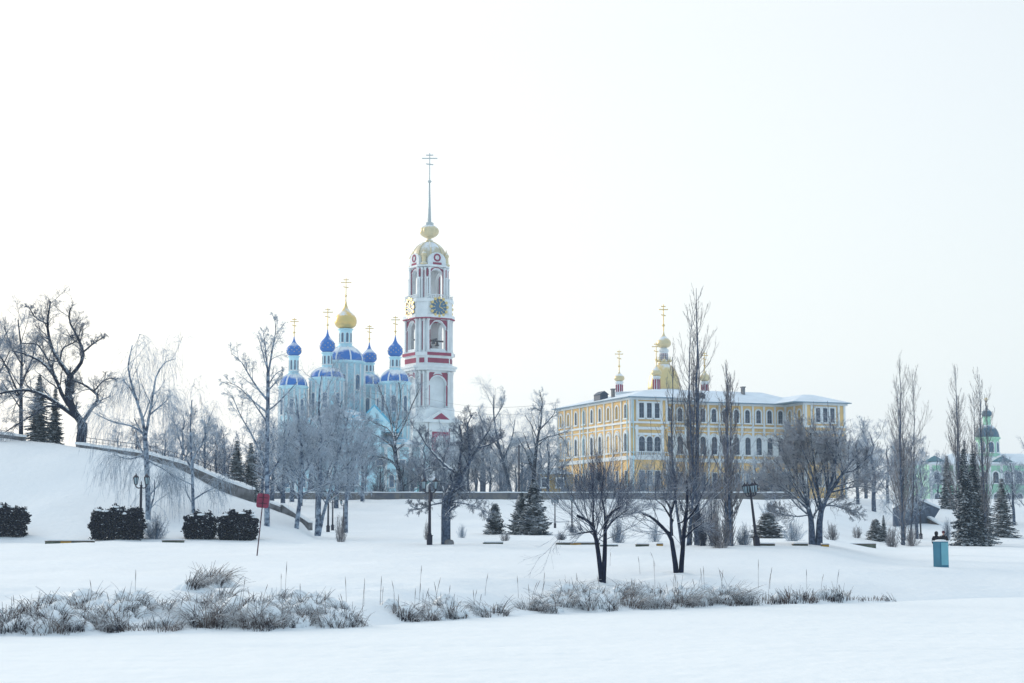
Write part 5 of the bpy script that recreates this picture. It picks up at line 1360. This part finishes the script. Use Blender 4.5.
# dry reeds on the bank
def reeds():
    rng = np.random.default_rng(77)
    cl_ = []
    def clump(px, py, hpx, n, r, lean=1.0):
        g_ = .5 + .5 * sin(px * .19 + 1.2 + py * .05) * cos(px * .067 + py * .21)
        if n > 30 and rng.random() > .2 + .75 * g_: return
        hpx *= .60 + .50 * g_; n = int(n * (.75 + .7 * g_)); p = on(px, py); cl_.append((p, hpx * mpp(py, p[1]), n, r, lean))
    edge = lambda px: np.interp(px, [-60, 0, 80, 160, 330, 350, 500, 560, 680, 780, 890], [640, 637, 634, 633, 629, 625, 618, 612, 609, 606, 601])
    # main line of tussocks at the waterline
    for px in np.arange(-60, 345, 6.5):
        clump(px + rng.normal() * 3, edge(px) - rng.uniform(2, 9), rng.uniform(16, 26), 95, .55)
    for px in np.arange(-60, 335, 9):
        clump(px + rng.normal() * 4, edge(px) - rng.uniform(12, 30), rng.uniform(12, 24), 70, .5)
    for px in np.arange(345, 550, 8):
        clump(px + rng.normal() * 3, edge(px) - rng.uniform(2, 6), rng.uniform(12, 22), 70, .45)
    for px in np.arange(552, 760, 5.5):
        clump(px + rng.normal() * 3, edge(px) - rng.uniform(2, 7), rng.uniform(13, 21), 75, .5)
    for px in np.arange(560, 700, 8):
        clump(px + rng.normal() * 3, edge(px) - rng.uniform(10, 22), rng.uniform(10, 20), 55, .5)
    for px in np.arange(762, 850, 5): clump(px + rng.normal() * 2, edge(px) - rng.uniform(1, 4), rng.uniform(10, 17), 40, .4, .5)
    for px in np.arange(855, 895, 7): clump(px + rng.normal() * 2, edge(px) - rng.uniform(0, 3), rng.uniform(4, 9), 18, .35, .5)
    for px, py in ((194, 588), (201, 587), (208, 586), (215, 587)): clump(px, py, 24, 100, .35, .8)
    V = []; Rr = []
    for p, h, n, r, lean in cl_:
        a = rng.uniform(0, 6.28, n); rad = r * np.sqrt(rng.random(n))
        b = np.stack([p[0] + rad * np.cos(a), p[1] + rad * np.sin(a), np.zeros(n)], 1); b[:, 2] = ground(b[:, 0], b[:, 1]) - .05
        a2 = a + rng.normal(size=n) * .6; L = h * rng.uniform(.5, 1.25, n)
        wdir = rng.normal(size=2) * .35
        lx_ = (np.cos(a2) * rng.uniform(.1, .9, n) + wdir[0]) * lean; ly_ = (np.sin(a2) * rng.uniform(.1, .9, n) + wdir[1]) * lean
        k = np.linspace(0, 1, 6); dr = rng.uniform(0.0, 1.05, n) * lean
        P = b[:, None] + np.stack([lx_[:, None] * L[:, None] * k ** 1.5, ly_[:, None] * L[:, None] * k ** 1.5, L[:, None] * (k - dr[:, None] * k ** 3)], 2)
        V.append(P); Rr.append(np.broadcast_to(np.linspace(.011, .005, 6), (n, 6)) * rng.uniform(.7, 1.6, (n, 1)))
    # single tall stalks with seed heads
    pts = [(285, 600, 38), (281, 590, 16), (243, 600, 22), (263, 603, 18), (135, 600, 30), (92, 602, 20), (420, 590, 24), (485, 596, 22), (532, 600, 18), (640, 575, 18), (655, 590, 28), (728, 590, 22), (300, 606, 22), (395, 604, 22), (380, 606, 18), (610, 566, 14), (655, 566, 14)]
    for px, py, hpx in pts + [(rng.uniform(-20, 850), None, rng.uniform(16, 30)) for _ in range(70)]:
        if py is None: py = edge(px) - rng.uniform(2, 18)
        p = on(px, py); h = hpx * mpp(py, p[1]); k = np.linspace(0, 1, 6)
        ln = rng.normal(size=2) * .14
        V.append((p + np.stack([ln[0] * h * k ** 1.5, ln[1] * h * k ** 1.5, h * k], 1))[None]); Rr.append(np.array([[.009, .008, .007, .007, .016, .005]]))
    W = Wood(); W.add(np.concatenate(V), np.concatenate(Rr), 3)
    o = link('dry_reeds', W.mesh('dry_reeds', np.zeros(3)), M_REED); tag(o, 'dry brown reeds half buried in snow along the frozen river bank', 'reeds', kind='stuff')
    # snow lying on the tussocks
    mb = MB()
    for p, h, n, r, lean in cl_:
        if n < 45: continue
        for _ in range(6):
            x, y = p[0] + rng.normal() * r * .7, p[1] + rng.normal() * r * .7 + .25; s_ = rng.uniform(.10, .42); zg_ = gz(x, y); hh = h * rng.uniform(.1, .55); z = zg_ - .10 - .3 * s_; hh += .10 + .3 * s_
            if zg_ < .2: continue
            a0 = rng.uniform(0, 6)
            prof = [(1.0, 0), (.96, .35), (.75, .7), (.42, .93), (.03, 1.0)]
            b0 = len(mb.v); mb.lathe([(s_ * q_, z + hh * t_) for q_, t_ in prof], 9, x, y)
            for i in range(b0, len(mb.v)):
                vx, vy, vz = mb.v[i]; ang = math.atan2(vy - y, vx - x); kx = 1 + .28 * sin(2 * ang + a0) + .16 * sin(5 * ang + a0 * 2)
                mb.v[i] = (x + (vx - x) * kx * 1.5, y + (vy - y) * kx, vz + .05 * sin(ang * 3 + a0) * (vz - z) / max(hh, .01))
    o = mb.build('snow_lumps', M_CAP); tag(o, 'lumps of snow caught on the reeds along the bank', 'snow', kind='stuff')
reeds()
# ------------------------------------------------------------------ SMALL THINGS
def lamp_parts(H=4.4, lean=0.0, heads=2, box=False):
    """local coordinates, metres"""
    b = MB(); b.prism([(.17 * cos(a), .17 * sin(a)) for a in [pi / 4 + i * pi / 2 for i in range(4)]], -.6, .05) if False else b.box(-.19, .19, -.19, .19, -.5, .62); b.box(-.23, .23, -.23, .23, .62, .68); b.lathe([(.17, .68), (.12, .85), (.08, .95)], 12)
    base = b.mesh('base', M_IRON)
    p = MB(); p.lathe([(.115, .9), (.10, H * .5), (.08, H - .55), (.10, H - .53), (.10, H - .47), (.05, H - .45), (.045, H - .3), (.02, H - .15)], 12)
    pole = p.mesh('pole', M_IRON)
    arms = []; lants = []
    n = heads; offs = [(-.42, 0), (.42, 0)] if n == 2 else [(-.42, 0), (.42, 0), (0, -.42), (0, .42)]
    for ox, oy in offs:
        a = MB(); k = np.linspace(0, 1, 7)
        a.tube([(ox * t, oy * t, H - .62 - .10 * sin(pi * t) + .06 * t) for t in k], [.042] * 7, 6); a.tube([(ox * .98, oy * .98, H - .58), (ox, oy, H - .46)], [.03, .05], 6)
        arms.append(a.mesh('arm', M_IRON))
        l = MB(); z = H - .46
        l.lathe([(.05, z), (.11, z + .03), (.12, z + .06)], 6, ox, oy, smooth=False)
        l.lathe([(.23, z + .56), (.235, z + .59), (.13, z + .70), (.05, z + .76), (.03, z + .84), (.005, z + .9)], 6, ox, oy, smooth=False)
        for i in range(6):
            an_ = i * pi / 3; l.tube([(ox + .12 * cos(an_), oy + .12 * sin(an_), z + .06), (ox + .20 * cos(an_), oy + .20 * sin(an_), z + .56)], [.024, .024], 4)
        g = MB(); g.lathe([(.105, z + .06), (.185, z + .558)], 6, ox, oy, smooth=False)
        lants.append((l.mesh('lantern', M_IRON), g.mesh('glass', M_GLASSL)))
    return base, pole, arms, lants
LP = {2: lamp_parts(heads=2), 4: lamp_parts(heads=4)}
def lamp(px, py, pytop, label, heads=2, rz=0.0, lean=0.0, Y=None, group='black lantern posts'):
    p = on(px, py) if Y is None else stand(px, Y); Y = p[1]
    root = thing('street_lamp', label, 'street lamp', tuple(p), rz, group)
    H = zat(pytop, Y) - p[2]; s = H / 4.84; root.scale = (s, s, s)
    root.rotation_euler = (0, lean, rz)
    base, pole, arms, lants = LP[heads]
    link('base', base, None, root); link('pole', pole, None, root)
    for a in arms: link('arm', a, None, root)
    for l, g in lants:
        o = link('lantern', l, None, root); link('glass', g, None, o)
    return root, s
lr, ls = lamp(429.5, 545, 477, 'black double lantern post with a small box, nearest the crooked tree', rz=.15)
b = MB(); b.box(-.05, .17, -.42, -.14, 3.1, 3.75); b.build('switch_box', M_IRON, lr)
b = MB(); b.box(-.10, .10, -.30, .0, 3.2, 3.7)
lamp(140, 538, 473, 'black double lantern post behind the widest clipped hedge', rz=-.1)
lamp(757, 546, 481, 'black four lantern post leaning left beside the rounded shrub', heads=4, rz=.3, lean=radians(-6.5))
lamp(973, 546, 503, 'black double lantern post between the two close poplars')
lamp(921, 539, 503, 'black lantern post right of the lone poplar, before the dark abutment', rz=1.1, lean=radians(-2))
lamp(555, 528, 498, 'far small lantern post right of the largest spruce', heads=4)
lamp(572, 532, 494, 'far thin lantern post behind the left pollarded willow', rz=1.3)
lamp(328, 532, 489, 'lantern post under the birches, nearest and left of the three', rz=.2)
lamp(332.5, 530.5, 494, 'lantern post under the birches, middle of the three', rz=.2)
lamp(343.5, 528.5, 499, 'lantern post under the birches, farthest and right of the three', rz=.2)

# red sign, seen from behind
p = on(257, 556); u = mpp(520, p[1])
sg = thing('road_sign', 'leaning red round cornered sign on a thin post at the left of the park', 'road sign', tuple(p), .1)
sg.rotation_euler = (0, radians(5.2), .1)
H = 61 * u
b = MB(); b.tube([(0, 0, -.4), (0, 0, H + .1)], [.035, .03], 8); b.build('post', M_POSTR, sg)
r = 6.2 * u; c = 2.2 * u
b = MB(); pl_ = []
for sx_, sz_, a0 in ((1, -1, -pi / 2), (1, 1, 0), (-1, 1, pi / 2), (-1, -1, pi)):
    for i in range(5): a = a0 + i * pi / 8; pl_.append((sx_ * (r - c) + c * cos(a), H - r * 1.0 + sz_ * (r * 1.15 - c) + c * sin(a)))
b.face_prism(pl_, .035, .055); b.build('panel', M_SIGN, sg)
b = MB(); b.box(-r * .7, r * .7, .015, .034, H - r * 1.5, H - r * 1.38); b.box(-r * .7, r * .7, .015, .034, H - r * .55, H - r * .43); b.build('bracket', M_POSTR, sg)

# utility cabinet
p = on(941, 567); CYb = p[1]; zb_ = p[2]; uu = mpp(555, CYb)
cb = thing('utility_cabinet', 'teal cabinet with a paler front face and a snowy top in front of the two walkers', 'cabinet', tuple(p), radians(36))
hc = zat(541.5, CYb) - zb_; ks = 16.0 * uu / 1.11
cb.scale = (ks, ks, 1)
m = MB(); m.box(-.38, .42, -.34, .34, -.3, hc); m.build('body', M_TEAL, cb)
m = MB(); m.box(-.34, .38, -.365, -.342, .12, hc - .06); m.build('door', M_LTEAL, cb)  # front face coloured a paler teal than the body and side
m = MB(); m.box(-.402, -.382, -.3, .3, .1, hc - .06); m.build('side_panel', M_TEAL, cb)
m = MB(); m.box(-.42, .46, -.38, .38, hc + .002, hc + .05); m.lathe([(.40, hc + .05), (.36, hc + .09), (.2, hc + .115), (.02, hc + .12)], 12, .02, 0); m.build('snow_cap', M_CAP, cb)

# two walkers behind the cabinet
def person(px, Y, label, hat, hat_m, rz, seed):
    p = stand(px, Y); root = thing('person', label, 'person', tuple(p), rz, 'pair of walkers')
    joints = {  # x right, y forward(-y faces the river), z up
        'pelvis': (0, 0, .95, .15, .12), 'waist': (0, .01, 1.1, .14, .11), 'chest': (0, .0, 1.33, .17, .12), 'neck': (0, .0, 1.47, .06, .06), 'neck2': (0, -.01, 1.53, .055, .055),
        'jaw': (0, -.03, 1.58, .068, .075), 'head': (0, -.01, 1.66, .082, .098), 'crown': (0, 0, 1.73, .06, .07),
        'sl': (-.19, 0, 1.40, .065, .065), 'el': (-.27, .05, 1.13, .05, .05), 'wl': (-.21, -.08, .95, .036, .036), 'sr': (.19, 0, 1.40, .065, .065), 'er': (.27, .05, 1.13, .05, .05), 'wr': (.21, -.08, .95, .036, .036),
        'hl': (-.095, 0, .90, .095, .095), 'kl': (-.11, -.05, .50, .062, .062), 'al': (-.11, .02, .10, .045, .045), 'tl': (-.12, -.14, .04, .04, .032), 'hr': (.095, 0, .90, .095, .095), 'kr': (.11, .02, .50, .062, .062), 'ar': (.11, .06, .10, .045, .045), 'tr': (.12, -.10, .04, .04, .032)}
    names = list(joints); vs = [joints[n][:3] for n in names]
    E = [('pelvis', 'waist'), ('waist', 'chest'), ('chest', 'neck'), ('neck', 'neck2'), ('neck2', 'jaw'), ('jaw', 'head'), ('head', 'crown'), ('chest', 'sl'), ('sl', 'el'), ('el', 'wl'), ('chest', 'sr'), ('sr', 'er'), ('er', 'wr'), ('pelvis', 'hl'), ('hl', 'kl'), ('kl', 'al'), ('al', 'tl'), ('pelvis', 'hr'), ('hr', 'kr'), ('kr', 'ar'), ('ar', 'tr')]
    me = bpy.data.meshes.new('body'); me.from_pydata(vs, [(names.index(a), names.index(b)) for a, b in E], []); me.update()
    o = link('body', me, M_SKIN, root)
    sk = o.modifiers.new('skin', 'SKIN')
    for i, n in enumerate(names): me.skin_vertices[0].data[i].radius = joints[n][3:5]
    me.skin_vertices[0].data[0].use_root = True
    ss = o.modifiers.new('sub', 'SUBSURF'); ss.levels = 2; ss.render_levels = 2
    dg = bpy.context.evaluated_depsgraph_get(); ev_ = o.evaluated_get(dg); m2 = bpy.data.meshes.new_from_object(ev_); o.modifiers.clear(); o.data = m2
    if not m2.materials: m2.materials.append(M_SKIN)
    f = MB(); f.lathe([(.003, 1.648), (.013, 1.64), (.003, 1.625)], 6, 0, -.118)
    f.build('nose', M_SKIN, root)
    f = MB()
    for s in (-1, 1): f.lathe([(.002, 1.668), (.009, 1.676), (.002, 1.684)], 6, s * .032, -.1)
    f.build('eyes', M_IRON, root)
    c = MB(); c.lathe([(.27, .48), (.255, .8), (.23, 1.05), (.235, 1.25), (.21, 1.38), (.12, 1.47), (.09, 1.5)], 20)
    c.v = [(x, y * .72, z) for x, y, z in c.v]
    for s in (-1, 1):   # sleeves ending in the pockets
        c.tube([(s * .17, 0, 1.41), (s * .25, .02, 1.27), (s * .29, .05, 1.12), (s * .265, -.03, 1.0), (s * .225, -.12, .93)], [.085, .08, .072, .066, .062], 10)
    c.build('coat', M_COAT, root)
    t = MB()
    for s, k, a in ((-1, (-.11, -.05), (-.11, .02)), (1, (.11, .02), (.11, .06))):
        t.tube([(s * .095, 0, .92), (k[0], k[1], .5), (a[0], a[1], .14)], [.105, .085, .07], 10)
    t.build('trousers', M_COAT, root)
    t = MB()
    for s, a in ((-1, (-.11, .02)), (1, (.11, .06))):
        t.tube([(a[0], a[1] + .05, .06), (a[0], a[1] - .05, .06), (a[0] * 1.05, a[1] - .17, .045)], [.055, .06, .045], 10); t.tube([(a[0], a[1] + .01, .04), (a[0], a[1] + .01, .26)], [.065, .07], 10)
    t.build('boots', M_IRON, root)
    h = MB()
    if hat == 'hood': h.lathe([(.10, 1.49), (.135, 1.58), (.14, 1.66), (.125, 1.73), (.08, 1.79), (.01, 1.81)], 14, 0, .03)
    else: h.lathe([(.112, 1.66), (.118, 1.70), (.108, 1.76), (.07, 1.81), (.01, 1.83)], 14, 0, 0)
    h.build('hood' if hat == 'hood' else 'knitted_hat', hat_m, root)
person(936.8, 126, 'walker in a black hooded coat behind the left part of the teal cabinet', 'hood', M_COAT, pi, 1)
person(944, 125, 'walker in a black coat and maroon hat behind the right part of the teal cabinet', 'hat', M_HAT, pi * .96, 2)

# low kerbs of the promenade, mostly buried
KERB = [(45, 93, 541.5, 'yellow', 'buried kerb piece with a yellow corner below the bare snow hill'), (162, 183, 541, 'brown', 'short brown kerb edge between wide hedge and hedge pair'), (483, 503, 542.5, 'grey', 'tiny kerb edge below the young spruce'),
        (556, 600, 543.5, 'yellow', 'long brown kerb with yellow patch behind the left pollarded willow'), (600, 618, 545, 'grey', 'thin grey kerb edge right of the left pollarded willow'), (636, 649, 545, 'brown', 'short brown kerb edge left of the right pollarded willow'), (657, 663, 544.5, 'yellow', 'tiny orange kerb stub beside the right pollarded willow'),
        (760, 775, 544.5, 'brown', 'thin brown kerb edge right of the leaning lamp'), (793, 808, 544.5, 'brown', 'brown kerb edge touching the left willow trunk'), (822, 829, 545, 'yellow', 'orange kerb stub right of the willow trunks'), (849, 876, 544.5, 'brown', 'long low brown kerb below the small spruce'), (889, 894, 544.5, 'grey', 'dark kerb stub left of the lone poplar')]
for a, b_, py, kind, lb in KERB:
    p = on((a + b_) / 2, py + 1.5); Y = p[1]; u = mpp(py, Y); z0 = zat(py + 1.5, Y); p[2] = z0
    root = thing('promenade_kerb', lb, 'kerb', tuple(p), group='half buried promenade kerbs')
    hw = (b_ - a) / 2 * u; h = 2.1 * u if kind != 'grey' else 1.4 * u
    m = MB(); m.box(-hw, hw, 0, .5, -.6, h * .82); m.build('side', M_KGRN, root)
    m = MB(); m.box(-hw - .03, hw + .03, -.05, .55, h * .82, h); m.build('coping', M_BROWN if kind != 'grey' else M_STONE, root)
    if kind == 'yellow':
        m = MB(); x0 = -hw * .35 if hw > 1 else -hw; m.box(x0, x0 + min(.75, 2 * hw), -.03, .2, -.6, h * .80); m.build('painted_end', M_KYEL, root)
    m = MB(); m.box(-hw * .9, hw, .02, .55, h + .002, h + .07); m.build('snow_cap', M_CAP, root)

# tall pole and cables
p = stand(519, YW + 3); pole = thing('utility_pole', 'tall thin black pole behind the wall right of the leaning pale trunk', 'pole', tuple(p))
h = zat(445, YW + 3) - p[2]
m = MB(); m.lathe([(.16, -.5), (.13, h * .5), (.1, h)], 10); m.build('shaft', M_IRON, pole)
m = MB(); m.box(-.5, .5, -.05, .05, h - .35, h - .25); m.build('crossarm', M_IRON, pole)
a = np.array(at(425, 398, 400)); b_ = np.array(at(560, 402, 345))
k = np.linspace(0, 1, 14)[:, None]
for i in range(2):
    pts = a + (b_ - a) * k + np.array([0, 0, -1]) * (1.6 * (1 - (2 * k - 1) ** 2)) + np.array([0, 0, -1.6 * i])
    m = MB(); m.tube([tuple(q) for q in pts], [.025] * 14, 4); o = m.build('overhead_cable', M_IRON); tag(o, ['upper thin cable strung from the bell tower to the ochre building', 'lower thin cable strung from the bell tower to the ochre building'][i], 'cable', 'overhead cables')
# stone block at the crooked tree
p = on(449, 544.5); st = MB(); st.lathe([(.32, -.2), (.34, .15), (.26, .3), (.1, .34)], 7, smooth=False); o = st.build('stone_block', M_STONE, None, tuple(p)); tag(o, 'small dark stone at the foot of the crooked tree', 'stone')

# cold air between the eye and the far things
hz = MB(); hz.box(-950, 950, -130, 1480, -2, 118)
M_HAZE = bpy.data.materials.new('haze'); M_HAZE.use_nodes = True
n_ = M_HAZE.node_tree; n_.nodes.clear(); o_ = n_.nodes.new('ShaderNodeOutputMaterial'); v_ = n_.nodes.new('ShaderNodeVolumePrincipled')
v_.inputs['Color'].default_value = (.70, .86, 1, 1); v_.inputs['Density'].default_value = .00024; v_.inputs['Anisotropy'].default_value = .1
n_.links.new(v_.outputs[0], o_.inputs['Volume'])
o = hz.build('haze', M_HAZE); tag(o, kind='stuff')
